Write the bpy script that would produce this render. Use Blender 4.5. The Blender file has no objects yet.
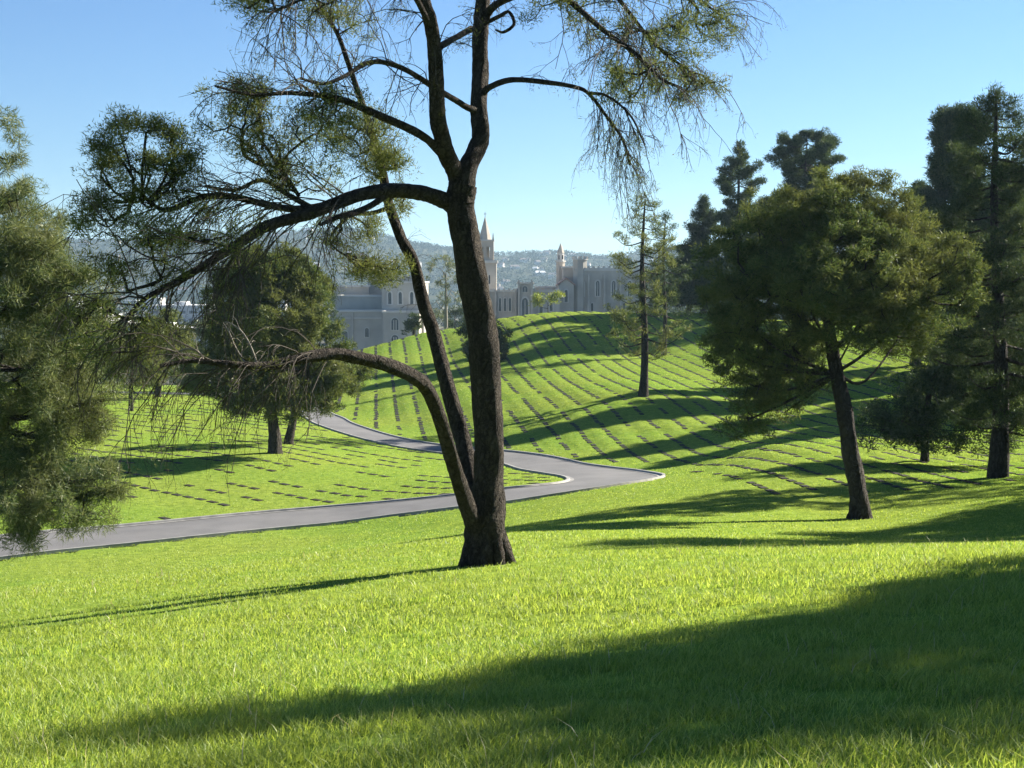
import bpy, math, random
import numpy as np
from mathutils import Vector, Matrix
SC=bpy.context.scene; COL=SC.collection
rng=np.random.RandomState(7); random.seed(7)
# ---------------------------------------------------------------- camera
F=1450.0; PIT=math.atan(99/1450)
cd=bpy.data.cameras.new('camera'); cam=bpy.data.objects.new('camera',cd); COL.objects.link(cam)
cd.sensor_width=36; cd.lens=36*F/1024; cd.clip_start=.05; cd.clip_end=20000
cam.location=(0,0,0); cam.rotation_euler=(math.pi/2-PIT,0,0); SC.camera=cam
# ---------------------------------------------------------------- light
SUN_A=math.radians(33); SUN_E=math.radians(27)      # beyond the picture plane to the right; height
SDIR=Vector((math.cos(SUN_A)*math.cos(SUN_E),math.sin(SUN_A)*math.cos(SUN_E),math.sin(SUN_E)))
w=bpy.data.worlds.new("World"); SC.world=w; w.use_nodes=True; nt=w.node_tree
bg=nt.nodes['Background']; sky=nt.nodes.new('ShaderNodeTexSky'); sky.sky_type='NISHITA'; sky.sun_disc=False
sky.sun_elevation=SUN_E; sky.sun_rotation=math.pi/2-SUN_A; sky.air_density=1.0; sky.dust_density=0.0; sky.ozone_density=1.6
_g=nt.nodes.new('ShaderNodeTexCoord'); _s=nt.nodes.new('ShaderNodeSeparateXYZ'); _r=nt.nodes.new('ShaderNodeValToRGB'); _m=nt.nodes.new('ShaderNodeMix')
_m.data_type='RGBA'; _m.blend_type='MULTIPLY'; _m.inputs[0].default_value=1; nt.links.new(_g.outputs['Generated'],_s.inputs[0]); nt.links.new(_s.outputs[2],_r.inputs[0])
_e=_r.color_ramp.elements; _e[0].position=0; _e[0].color=(.39,.55,.74,1); _e[1].position=.22; _e[1].color=(.385,.56,.80,1)   # clearer, bluer air than the model's
nt.links.new(sky.outputs[0],_m.inputs[6]); nt.links.new(_r.outputs[0],_m.inputs[7]); nt.links.new(_m.outputs[2],bg.inputs[0]); bg.inputs[1].default_value=0.05
sd=bpy.data.lights.new('sun','SUN'); sd.energy=5.0; sd.angle=math.radians(.55); sd.color=(1,.93,.80)
so=bpy.data.objects.new('sun',sd); COL.objects.link(so); so.rotation_euler=SDIR.to_track_quat('Z','Y').to_euler()
SC.view_settings.view_transform='Standard'; SC.view_settings.look='None'; SC.view_settings.gamma=1; SC.view_settings.use_curve_mapping=False
SC.view_settings.exposure=1.88
SC.cycles.max_bounces=6; SC.cycles.diffuse_bounces=3; SC.cycles.transmission_bounces=5; SC.cycles.glossy_bounces=2
SC.cycles.volume_bounces=0; SC.cycles.use_denoising=True; SC.cycles.caustics_reflective=False; SC.cycles.caustics_refractive=False
# ---------------------------------------------------------------- helpers
def mesh(name,V,Fs,mat=None,parent=None,smooth=False):
    """V (n,3); Fs list of (m,k) index arrays"""
    me=bpy.data.meshes.new(name); V=np.asarray(V,np.float32).reshape(-1,3)
    if not isinstance(Fs,(list,tuple)): Fs=[Fs]
    Fs=[np.asarray(f,np.int32) for f in Fs if len(f)]
    me.vertices.add(len(V)); me.vertices.foreach_set('co',V.ravel())
    lv=np.concatenate([f.ravel() for f in Fs]); cnt=np.concatenate([np.full(len(f),f.shape[1],np.int32) for f in Fs])
    st=np.concatenate([[0],np.cumsum(cnt)[:-1]]).astype(np.int32)
    me.loops.add(len(lv)); me.loops.foreach_set('vertex_index',lv)
    me.polygons.add(len(cnt)); me.polygons.foreach_set('loop_start',st); me.polygons.foreach_set('loop_total',cnt)
    me.polygons.foreach_set('use_smooth',np.full(len(cnt),smooth,bool))
    me.update(calc_edges=True)
    if mat: me.materials.append(mat)
    o=bpy.data.objects.new(name,me); COL.objects.link(o)
    if parent: o.parent=parent
    return o
def tag(o,label=None,cat=None,group=None,kind=None):
    if label: o['label']=label
    if cat: o['category']=cat
    if group: o['group']=group
    if kind: o['kind']=kind
    return o
def thing(name,loc,label,cat,group=None):
    o=bpy.data.objects.new(name,None); COL.objects.link(o); o.location=loc; o.empty_display_size=.3
    return tag(o,label,cat,group)
class MB:
    def __init__(s): s.V=[]; s.q=[]; s.t=[]; s.n=0
    def add(s,V,q=None,t=None):
        V=np.asarray(V,float).reshape(-1,3)
        if q is not None and len(q): s.q.append(np.asarray(q)+s.n)
        if t is not None and len(t): s.t.append(np.asarray(t)+s.n)
        s.V.append(V); s.n+=len(V)
    def box(s,x0,x1,y0,y1,z0,z1):
        V=[(x,y,z) for z in (z0,z1) for x,y in ((x0,y0),(x1,y0),(x1,y1),(x0,y1))]
        s.add(V,q=[(3,2,1,0),(4,5,6,7),(0,1,5,4),(1,2,6,5),(2,3,7,6),(3,0,4,7)])
    def prism(s,poly,y0,y1):      # polygon in x,z extruded along y
        n=len(poly); V=[(x,y0,z) for x,z in poly]+[(x,y1,z) for x,z in poly]
        V+= [(np.mean([p[0] for p in poly]),y,np.mean([p[1] for p in poly])) for y in (y0,y1)]
        t=[(i,(i+1)%n,2*n) for i in range(n)]+[(n+(i+1)%n,n+i,2*n+1) for i in range(n)]
        s.add(V,q=[(i,n+i,n+(i+1)%n,(i+1)%n) for i in range(n)],t=t)
    def cone(s,cx,cy,z0,z1,r0,r1,n,rot=0):
        a=[rot+2*math.pi*i/n for i in range(n)]
        V=[(cx+r0*math.cos(t),cy+r0*math.sin(t),z0) for t in a]+[(cx+r1*math.cos(t),cy+r1*math.sin(t),z1) for t in a]+[(cx,cy,z0),(cx,cy,z1)]
        s.add(V,q=[(i,(i+1)%n,n+(i+1)%n,n+i) for i in range(n)],t=[((i+1)%n,i,2*n) for i in range(n)]+[(n+i,n+(i+1)%n,2*n+1) for i in range(n)])
    def tube(s,P,R,sides=6,rough=0,res=None):
        P=np.asarray(P,float); R=np.asarray(R,float)*np.ones(len(P))
        if res: P,R=spline(P,R,res)
        T=np.gradient(P,axis=0); T/=np.linalg.norm(T,axis=1)[:,None]+1e-9
        ref=np.array([0.,1,0]) if abs(T[:,1]).mean()<.8 else np.array([1.,0,0])
        A=np.cross(T,ref); A/=np.linalg.norm(A,axis=1)[:,None]+1e-9; B=np.cross(T,A)
        a=np.arange(sides)*2*math.pi/sides
        rr=R[:,None]*np.ones(sides)
        if rough:
            ph=rng.rand(4)*6; k=np.arange(len(P))[:,None]
            rr=rr*(1+rough*(np.sin(3*a+k*.21+ph[0])+.7*np.sin(5*a-k*.35+ph[1])+.5*np.sin(2*a+k*.6+ph[2])+rng.uniform(-1,1,rr.shape)*.8))
        V=(P[:,None,:]+rr[...,None]*(np.cos(a)[None,:,None]*A[:,None,:]+np.sin(a)[None,:,None]*B[:,None,:]))
        m=len(P); i,j=np.meshgrid(np.arange(m-1),np.arange(sides),indexing='ij'); j2=(j+1)%sides
        q=np.stack([i*sides+j,i*sides+j2,(i+1)*sides+j2,(i+1)*sides+j],-1).reshape(-1,4)
        s.add(V.reshape(-1,3),q=q)
    def build(s,name,mat,parent=None,smooth=False,origin=None):
        V=np.concatenate(s.V)
        if origin is not None: V=V-np.asarray(origin)
        Fs=[]
        if s.q: Fs.append(np.concatenate(s.q))
        if s.t: Fs.append(np.concatenate(s.t))
        return mesh(name,V,Fs,mat,parent,smooth)
def spline(P,R,res):
    P=np.asarray(P,float); n=len(P); Q=np.vstack([2*P[0]-P[1],P,2*P[-1]-P[-2]]); out=[];ro=[]
    for i in range(n-1):
        for k in range(res):
            t=k/res; p0,p1,p2,p3=Q[i:i+4]
            out.append(.5*((2*p1)+(p2-p0)*t+(2*p0-5*p1+4*p2-p3)*t*t+(3*p1-p0-3*p2+p3)*t**3)); ro.append(R[i]*(1-t)+R[i+1]*t)
    out.append(P[-1]); ro.append(R[-1]); return np.array(out),np.array(ro)
def unit(n):
    v=rng.normal(size=(n,3)); return v/np.linalg.norm(v,axis=1)[:,None]
_G=np.random.RandomState(3).rand(64,64,64)
def vnoise(p):
    p=np.asarray(p,float); i=np.floor(p).astype(int); f=p-i; f=f*f*(3-2*f); o=0
    for a in (0,1):
        for b in (0,1):
            for c in (0,1):
                wgt=(f[...,0] if a else 1-f[...,0])*(f[...,1] if b else 1-f[...,1])*(f[...,2] if c else 1-f[...,2])
                o=o+wgt*_G[(i[...,0]+a)%64,(i[...,1]+b)%64,(i[...,2]+c)%64]
    return o
def n2(x,y,s,k=0): return vnoise(np.stack([x/s,y/s,np.full(np.shape(x),k+.3)],-1))*2-1
# ---------------------------------------------------------------- materials
def newmat(name):
    m=bpy.data.materials.new(name); m.use_nodes=True; t=m.node_tree
    for n in list(t.nodes):
        if n.type!='OUTPUT_MATERIAL': t.nodes.remove(n)
    return m,t,t.nodes['Material Output']
def ramp(t,src,stops):
    r=t.nodes.new('ShaderNodeValToRGB'); e=r.color_ramp.elements
    while len(e)<len(stops): e.new(.5)
    for el,(p,c) in zip(e,stops): el.position=p; el.color=(*c,1)
    t.links.new(src,r.inputs[0]); return r.outputs[0]
def noise(t,scale,detail=3,coord='Object',vec=None,stretch=None):
    n=t.nodes.new('ShaderNodeTexNoise'); n.inputs['Scale'].default_value=scale; n.inputs['Detail'].default_value=detail
    if vec is None:
        if coord=='World': vec=t.nodes.new('ShaderNodeNewGeometry').outputs['Position']
        else: vec=t.nodes.new('ShaderNodeTexCoord').outputs[coord]
    if stretch:
        m=t.nodes.new('ShaderNodeMapping'); m.inputs['Scale'].default_value=stretch; t.links.new(vec,m.inputs[0]); vec=m.outputs[0]
    t.links.new(vec,n.inputs['Vector']); return n.outputs['Fac']
def mix(t,fac,a,b,mode='MIX'):
    m=t.nodes.new('ShaderNodeMix'); m.data_type='RGBA'; m.blend_type=mode
    for s,v in ((0,fac),(6,a),(7,b)):
        if isinstance(v,(int,float)): m.inputs[s].default_value=v
        elif isinstance(v,tuple): m.inputs[s].default_value=(*v,1)
        else: t.links.new(v,m.inputs[s])
    return m.outputs[2]
def leafmat(name,c1,c2,c3,trans=.45,gloss=.04,patch=None,patchscale=.4,rough=.45,tcol=(1.0,1.0,.75)):
    m,t,out=newmat(name); g=t.nodes.new('ShaderNodeNewGeometry')
    col=ramp(t,g.outputs['Random Per Island'],[(0,c1),(.55,c2),(1,c3)])
    if patch:
        nz=noise(t,patchscale,3,'World'); f=ramp(t,nz,[(.42,(0,0,0)),(.62,(1,1,1))]); col=mix(t,f,col,mix(t,.55,col,patch))
    d=t.nodes.new('ShaderNodeBsdfDiffuse'); tr=t.nodes.new('ShaderNodeBsdfTranslucent'); gl=t.nodes.new('ShaderNodeBsdfGlossy')
    gl.inputs['Roughness'].default_value=rough; gl.inputs[0].default_value=(.8,.85,.8,1)
    t.links.new(col,d.inputs[0]); t.links.new(mix(t,1.0,col,tcol,'MULTIPLY'),tr.inputs[0])
    a=t.nodes.new('ShaderNodeMixShader'); a.inputs[0].default_value=trans; t.links.new(d.outputs[0],a.inputs[1]); t.links.new(tr.outputs[0],a.inputs[2])
    b=t.nodes.new('ShaderNodeMixShader'); b.inputs[0].default_value=gloss; t.links.new(a.outputs[0],b.inputs[1]); t.links.new(gl.outputs[0],b.inputs[2])
    t.links.new(b.outputs[0],out.inputs[0]); return m
def bsdf(name,colfn,rough=.85,bump=None,spec=.3):
    m,t,out=newmat(name); p=t.nodes.new('ShaderNodeBsdfPrincipled'); p.inputs['Roughness'].default_value=rough
    p.inputs['Specular IOR Level'].default_value=spec
    c=colfn(t) if callable(colfn) else colfn
    if isinstance(c,tuple): p.inputs['Base Color'].default_value=(*c,1)
    else: t.links.new(c,p.inputs['Base Color'])
    if bump:
        b=t.nodes.new('ShaderNodeBump'); b.inputs['Strength'].default_value=bump[1]; b.inputs['Distance'].default_value=bump[2]
        t.links.new(bump[0](t),b.inputs['Height']); t.links.new(b.outputs[0],p.inputs['Normal'])
    t.links.new(p.outputs[0],out.inputs[0]); return m
def mott(a,b,scale,detail=4,lo=.35,hi=.65,coord='Object'):
    return lambda t: ramp(t,noise(t,scale,detail,coord),[(lo,a),(hi,b)])
M={}
def _gcol(t):
    lawn=mix(t,ramp(t,noise(t,.12,3,'World'),[(.35,(0,0,0)),(.65,(1,1,1))]),ramp(t,noise(t,3.0,5,'World'),[(.3,(.10,.17,.025)),(.7,(.19,.28,.045))]),ramp(t,noise(t,3.0,5,'World'),[(.3,(.12,.17,.03)),(.7,(.23,.29,.05))]))
    town=ramp(t,noise(t,.02,5,'World'),[(.35,(.07,.085,.04)),(.5,(.13,.125,.10)),(.7,(.20,.19,.17))])
    g=t.nodes.new('ShaderNodeNewGeometry'); l=t.nodes.new('ShaderNodeVectorMath'); l.operation='LENGTH'; t.links.new(g.outputs['Position'],l.inputs[0])
    m=t.nodes.new('ShaderNodeMapRange'); m.inputs[1].default_value=215; m.inputs[2].default_value=245; t.links.new(l.outputs['Value'],m.inputs[0]); return mix(t,m.outputs[0],lawn,town)
M['ground']=bsdf('lawn_soil',_gcol,1.0,(lambda t: noise(t,14,6,'World'),.6,.05),spec=0)
M['grass']=leafmat('grass_blades',(.11,.21,.026),(.27,.36,.055),(.42,.49,.12),.58,.025,(.28,.35,.06),.5,.5,(1.15,1.1,.8))
M['straw']=leafmat('dry_grass',(.35,.29,.14),(.45,.38,.2),(.5,.45,.28),.3,.05)
M['aleppo']=leafmat('pine_foliage',(.045,.075,.022),(.085,.12,.034),(.15,.165,.055),.42,.015,(.15,.15,.05),.35)
M['olive']=leafmat('olive_foliage',(.06,.09,.025),(.12,.15,.04),(.20,.21,.07),.42,.015,(.14,.14,.05),.5)
M['conifer']=leafmat('conifer_foliage',(.022,.045,.018),(.048,.075,.026),(.10,.12,.045),.35,.015,(.05,.07,.03),.3)
M['needle']=leafmat('long_needles',(.055,.088,.036),(.105,.14,.056),(.22,.235,.105),.42,.02,(.17,.175,.07),.8)
M['spring']=leafmat('bright_leaves',(.10,.15,.02),(.19,.23,.03),(.30,.30,.06),.5,.04)
M['greyleaf']=leafmat('grey_leaves',(.07,.09,.045),(.12,.14,.07),(.18,.19,.1),.4,.04)
M['farwood']=leafmat('far_trees',(.018,.032,.022),(.035,.052,.032),(.07,.085,.048),.2,0.0)
def vor(t,sc):
    g=t.nodes.new('ShaderNodeNewGeometry'); mp=t.nodes.new('ShaderNodeMapping'); mp.inputs['Scale'].default_value=(1,1,.45); t.links.new(g.outputs['Position'],mp.inputs[0])
    n=noise(t,sc,4,'World'); ad=t.nodes.new('ShaderNodeVectorMath'); ad.operation='ADD'; cb=t.nodes.new('ShaderNodeCombineXYZ'); 
    for i in range(3): t.links.new(n,cb.inputs[i])
    sc2=t.nodes.new('ShaderNodeVectorMath'); sc2.operation='SCALE'; sc2.inputs['Scale'].default_value=.25; t.links.new(cb.outputs[0],sc2.inputs[0])
    t.links.new(mp.outputs[0],ad.inputs[0]); t.links.new(sc2.outputs[0],ad.inputs[1])
    v=t.nodes.new('ShaderNodeTexVoronoi'); v.feature='DISTANCE_TO_EDGE'; v.inputs['Scale'].default_value=sc; t.links.new(ad.outputs[0],v.inputs['Vector'])
    r=ramp(t,v.outputs['Distance'],[(0,(0,0,0)),(.22,(1,1,1))]); return mix(t,.35,r,noise(t,sc*5,4,'World'))
def barkmat(name,a,b,sc=6):
    return bsdf(name,lambda t: mix(t,.5,ramp(t,noise(t,sc,6,'World',stretch=(1,1,.35)),[(.3,a),(.7,b)]),ramp(t,vor(t,sc*1.5),[(.1,a),(.8,b)])),.95,
      (lambda t: vor(t,sc*1.5),1.0,.10),spec=.15)
M['bark']=barkmat('pine_bark',(.016,.013,.011),(.085,.07,.056),9)
M['bark2']=barkmat('dark_bark',(.018,.015,.013),(.065,.055,.046),4)
M['twig']=bsdf('twigs',(.055,.045,.035),.9)
M['paletwig']=bsdf('pale_twigs',(.20,.175,.14),.8)
# ---------------------------------------------------------------- picture-to-place measurements
def at(px,py,D):
    u=(px-512)/F; v=(384-py)/F
    y=math.cos(PIT)+v*math.sin(PIT); z=-math.sin(PIT)+v*math.cos(PIT)
    return np.array((u*D/y, D, z*D/y))
CP=[(512,768,6.2),(0,768,6.9),(1024,768,5.7),(256,768,6.5),(768,768,5.9),(-300,740,7.6),(1300,760,5.4),
(487,566,21),(140,606,18.6),(0,622,18.5),(-250,645,18.5),(700,560,20),(900,557,18),(1024,556,17),(1250,548,17),
(760,556,20),(512,650,10.8),(800,630,10.4),(200,660,11.4),(1024,625,9.8),
(487,533,36),(250,566,37),(0,590,36),(900,544,33),(1024,538,33),(1250,525,33),(700,529,40),
(860,518,48),(1000,500,50),(998,478,60),(1250,455,60),(1000,450,76),(760,480,60),(760,445,78),
(332,523,62),(332,506,66.5),(113,543,58),(113,528,61.5),(0,559,55),(0,541,58.5),(510,503,62),(510,489,66),(633,486,62.5),(700,482,61),(-250,600,50),
(510,462,86),(510,451,91),(588,476,74),(662,474,73),(730,455,80),(400,446,96),(400,440,100),(338,428,108),(338,423,112),(322,416,119),(175,394,150),
(275,453,85),(400,480,75),(130,411,120),(157,397,137),(50,500,68),(100,470,78),(-100,470,78),(-100,398,130),(0,390,155),(-250,390,150),
(420,432,106),(345,413,124),(345,380,152),(360,349,182),(420,333,190),(500,319,192),(560,312,190),(600,312,188),(643,395,110),(450,390,130),(560,360,146),(560,430,98),(640,430,96),
(700,313,184),(655,312,187),(750,318,178),(850,321,178),(930,320,178),(1010,322,178),(750,350,146),(750,400,112),(850,345,146),(900,390,112),(900,345,144),(1000,335,150),(1000,400,104),(1250,330,140),(900,430,88),
(450,355,165),(650,345,160)]
P=[at(*c) for c in CP]
# hidden ground beyond crests / outside the frame
P+=[(-95,240,-15),(-40,240,-17),(0,245,-17),(35,245,-16),(90,230,-9),(-70,190,-13),(-38,180,-12.6),(-22,215,-14.5),
    (0,0,-1.7),(0,-30,0),(-40,-20,-5),(40,-20,2),(-60,20,-9),(60,20,1),(90,90,-4),(-110,100,-11),(-45,20,-8),(30,12,-2.0),(20,5,-1.4)]
P=np.array(P)
def _k(r2): return 0.5*r2*np.log(r2+1e-9)
S=np.array([1.0,1.0])
# warp radial distances so that near detail has room
def warp(x,y):
    r=np.hypot(x,y)+1e-6; q=np.log1p(r/12.0)/r*20
    return x*q,y*q
wx,wy=warp(P[:,0],P[:,1]); n=len(P)
K=_k((wx[:,None]-wx)**2+(wy[:,None]-wy)**2)+np.eye(n)*0.6
A=np.zeros((n+3,n+3)); A[:n,:n]=K; A[:n,n]=1;A[:n,n+1]=wx;A[:n,n+2]=wy; A[n:,:n]=A[:n,n:].T
W=np.linalg.solve(A,np.concatenate([P[:,2],[0,0,0]]))
def tps(x,y):
    a,b=warp(np.asarray(x,float),np.asarray(y,float)); o=W[n]+W[n+1]*a+W[n+2]*b
    for i in range(n): o=o+W[i]*_k((a-wx[i])**2+(b-wy[i])**2)
    return o
# ---------------------------------------------------------------- road centre line
RC=np.array([(-60,44),(-44,47),(-30,52),(-16.4,59.5),(-7.9,64),(-.1,64.4),(2.9,65.7),(4.6,68.0),(5.1,71.6),(4.5,75.8),(2.5,81),(-.12,88),(-7.6,98),(-13.2,110),(-15.8,119),(-21,133),(-35,150),(-60,160)],float)
RW=2.25
RP,_=spline(np.c_[RC,np.zeros(len(RC))],np.zeros(len(RC)),14); RP=RP[:,:2]; RWS=1-.36*np.clip((np.arange(len(RP))/14-9.2)/2.2,0,1)*(1-np.clip((np.arange(len(RP))/14-15)/1.5,0,1)*.6)   # the far leg is a narrower lane
def smooth(x,a,b):
    t=np.clip((x-a)/(b-a),0,1); return t*t*(3-2*t)
def rdist(x,y):
    x=np.asarray(x,float).ravel(); y=np.asarray(y,float).ravel(); d=np.full(len(x),99.); 
    idx=np.where((y>38)&(y<170)&(x<14))[0]
    a=RP[:-1]; ab=RP[1:]-a; L=(ab**2).sum(1)
    for k in range(0,len(idx),20000):
        j=idx[k:k+20000]; px=x[j][:,None]-a[:,0]; py=y[j][:,None]-a[:,1]
        t=np.clip((px*ab[:,0]+py*ab[:,1])/L,0,1)
        d[j]=(np.sqrt((px-t*ab[:,0])**2+(py-t*ab[:,1])**2)+RW*(1-RWS[:-1])).min(1)
    return d
SA,PA=.95,1.7; SB,PB=1.0,1.9
def Dup(x): return np.interp(x,RC[:7:-1,0],RC[:7:-1,1])
def crest_y(px): return np.interp(px,[-900,-200,0,150,200,300,350,385,410,445,500,560,600,640,700,1000,1300,2000],[238,244,242,242,238,233,231,238,246,252,256,255,261,255,250,250,255,250])
def height(x,y,rd=None):
    x=np.asarray(x,float); y=np.asarray(y,float); sh=x.shape; x=x.ravel(); y=y.ravel()
    r=np.hypot(x,y); near=r<330; z=np.full(len(x),-25.0)
    zn=tps(x[near],y[near]); z[near]=zn*(1-smooth(r[near],225,320))-25*smooth(r[near],225,320)
    if rd is None: rd=rdist(x,y)
    u=smooth(rd,2.6,6)*smooth(r,3,7)*(1-smooth(r,200,260))
    und=n2(x,y,2.1)*.035+n2(x,y,.8,5)*.012*(1-smooth(r,20,40))+n2(x*.5,y,4.2,9)*.05
    a=-.094*x+y; b=x+.094*y; ph=b/1.0044/PA; wA=smooth(rd,3.5,7)*smooth(r,60,72)*(1-smooth(r,185,200))*smooth(y-Dup(np.clip(x,-16,4.5))+60*(x>6),2,8)*(x>-17)
    z=z-wA*((.028+.012*n2(x,y,5,8))*np.cos(2*np.pi*ph)+.022*np.cos(2*np.pi*a/1.0044/3.1+1.5*n2(x,y,6,3)))
    z=z+u*und
    return z.reshape(sh)
# ground sheet
ang=np.radians(np.concatenate([np.arange(-180,-30,3.0),np.arange(-30,-22.5,.5),np.arange(-22.5,22.5,.13),np.arange(22.5,30,.5),np.arange(30,180,3.0)]))
rad=np.concatenate([[.8,1.6,2.4,3.2],np.geomspace(4,20,150)[:-1],np.geomspace(20,55,110)[:-1],np.arange(55,120,.55),np.geomspace(120,260,90),np.geomspace(264,7000,60)])
AA,RR=np.meshgrid(ang,rad,indexing='ij'); X=(np.sin(AA)*RR); Y=(np.cos(AA)*RR)
Z=height(X,Y); na,nr=AA.shape
rdg=rdist(X,Y).reshape(Z.shape); Z=Z-.10*(rdg<RW+.2)
V=np.concatenate([np.stack([X,Y,Z],-1).reshape(-1,3),[[0,0,float(Z[:,0].mean())]]])
i,j=np.meshgrid(np.arange(na),np.arange(nr-1),indexing='ij'); i2=(i+1)%na
q=np.stack([i*nr+j,i*nr+j+1,i2*nr+j+1,i2*nr+j],-1).reshape(-1,4)
k=np.arange(na); t3=np.stack([np.full(na,na*nr),k*nr,((k+1)%na)*nr],-1)
gnd=mesh('ground',V,[q,t3],M['ground'],smooth=True); tag(gnd,kind='structure')
# road with kerbs
def ribbon(offs,dz,name,mat,box=False):
    T=np.gradient(RP,axis=0); T/=np.linalg.norm(T,axis=1)[:,None]; N=np.c_[-T[:,1],T[:,0]]
    cols=[]
    for o,h in zip(offs,dz):
        p=RP+N*(o-np.sign(o)*RW*(1-RWS)*min(1,abs(o)/RW))[:,None]; zz=tps(p[:,0],p[:,1]); cols.append(np.c_[p,zz+h])
    A=np.stack(cols,1); n,m=A.shape[:2]
    i,j=np.meshgrid(np.arange(n-1),np.arange(m-1),indexing='ij')
    q=np.stack([i*m+j,i*m+j+1,(i+1)*m+j+1,(i+1)*m+j],-1).reshape(-1,4)
    o=mesh(name,A.reshape(-1,3),q,mat,smooth=False); return tag(o,kind='structure')
M['asphalt']=bsdf('asphalt',lambda t: mix(t,.5,ramp(t,noise(t,.5,5,'World'),[(.35,(.085,.084,.085)),(.65,(.155,.15,.148))]),ramp(t,noise(t,30,3,'World'),[(.3,(.10,.10,.10)),(.7,(.165,.16,.16))])),.9,(lambda t: noise(t,60,3,'World'),.3,.01))
M['kerb']=bsdf('kerb_concrete',mott((.20,.195,.185),(.31,.30,.28),2.5,5,coord='World'),.9)
ribbon(np.linspace(-RW,RW,7),[0,.02,.035,.04,.035,.02,0],'road',M['asphalt'])
for s,nm in ((1,'kerb'),(-1,'kerb')):
    a=[s*(RW-.22),s*(RW-.02),s*(RW+.02),s*(RW+.15),s*(RW+.17)]; h=[.024,.010,.09,.09,-.05]
    if s<0: a=a[::-1]; h=h[::-1]
    ribbon(a,h,nm,M['kerb'])
# ---------------------------------------------------------------- graves
def Dlow(x): return np.interp(x,RC[:8,0],RC[:8,1])
def Dup(x): return np.interp(x,RC[:7:-1,0],RC[:7:-1,1])
uA=np.array([-.094,1.0]); uA/=np.linalg.norm(uA); vA=np.array([uA[1],-uA[0]])
uB=np.array([.707,-.707]); vB=np.array([.707,.707])
def zoneA(x,y): return (((x>=8.6)&(y>55+.12*(x-9)))|((x<8.6)&(x>-16)&(y>Dup(np.minimum(x,4.5))+3.6)&((x<5.5)|(y>81)))|((x<=-16)&(y>Dup(x)+4)&(x>-30)))&(y<200)
def zoneB(x,y): return (x<3.4)&(y>Dlow(x)+3.3)&(y<np.minimum(Dup(x)-3.4,150))&(x>-60)
mk=[]; KEY=set()
for (u,v,s,p,zone,kk) in ((uA,vA,SA,PA,zoneA,0),(uB,vB,SB,PB,zoneB,1)):
    a,b=np.meshgrid(np.arange(-260,260),np.arange(-130,130)); P2=a[...,None]*s*u+b[...,None]*p*v; P2=P2.reshape(-1,2)
    ok=zone(P2[:,0],P2[:,1])&(abs(P2[:,0])<.40*P2[:,1]+1)
    gap=n2(P2[:,0],P2[:,1],2.2,20+kk); ok&=(gap>(-.42 if kk==0 else -.22))
    ok&=rng.rand(len(P2))>.10; ok&=(rdist(P2[:,0],P2[:,1])>RW+.7)
    KEY|=set(map(tuple,np.round(P2[ok],2))); P2=P2[ok]+rng.normal(size=(int(ok.sum()),2))*.03; mk.append(np.c_[P2,np.full(len(P2),kk)])
MK=np.concatenate(mk); mz=height(MK[:,0],MK[:,1]); e=.3
gx=(tps(MK[:,0]+e,MK[:,1])-tps(MK[:,0]-e,MK[:,1]))/(2*e); gy=(tps(MK[:,0],MK[:,1]+e)-tps(MK[:,0],MK[:,1]-e))/(2*e)
M['granite']=bsdf('marker_stone',lambda t: mix(t,t.nodes.new('ShaderNodeObjectInfo').outputs['Random'],ramp(t,noise(t,9,4,'World'),[(.3,(.02,.019,.018)),(.7,(.05,.046,.04))]),(.035,.03,.02)),.9,spec=.1)
def slab(l,wd,h,bev=.02):
    V=[];
    for z,s in ((-.12,0),(h-.012,0),(h,bev)):
        V+=[(-l/2+s,-wd/2+s,z),(l/2-s,-wd/2+s,z),(l/2-s,wd/2-s,z),(-l/2+s,wd/2-s,z)]
    q=[(8,9,10,11)]+[(4*k+i,4*k+(i+1)%4,4*k+4+(i+1)%4,4*k+4+i) for k in (0,1) for i in range(4)]
    return np.array(V),np.array(q)
SV,SQ=slab(.62,.30,.03)
order=np.argsort(MK[:,1]-.0*MK[:,0]); inframe=abs(MK[:,0])<.355*MK[:,1]
order=[k for k in order if inframe[k]][:300]; oset=set(order)
def frame_at(k):
    u=uA if MK[k,2]==0 else uB
    n=Vector((-gx[k],-gy[k],1)).normalized(); ux=Vector((u[0],u[1],gx[k]*u[0]+gy[k]*u[1])).normalized(); vy=n.cross(ux)
    return Matrix(((ux.x,vy.x,n.x,MK[k,0]),(ux.y,vy.y,n.y,MK[k,1]),(ux.z,vy.z,n.z,mz[k]),(0,0,0,1)))
src=mesh('grave_marker',SV,SQ,M['granite'])
for c,k in enumerate(order):
    o=src if c==0 else src.copy()
    if c: COL.objects.link(o)
    o.matrix_world=frame_at(k)
    if MK[k,2]==0: tag(o,'flat dark grave marker in the rows on the slope right of the road','grave marker','grave markers on the right slope')
    else: tag(o,'flat dark grave marker in the rows on the lawn inside the road bend','grave marker','grave markers on the lawn inside the bend')
mb=MB()
for k in range(len(MK)):
    if k in oset: continue
    m=np.array(frame_at(k)); mb.add(SV@m[:3,:3].T+m[:3,3],q=SQ)
tag(mb.build('grave_markers',M['granite']),'rows of small flat grave markers farther up the hill and lawn','grave markers',kind='stuff')
print('markers',len(MK))
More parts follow.
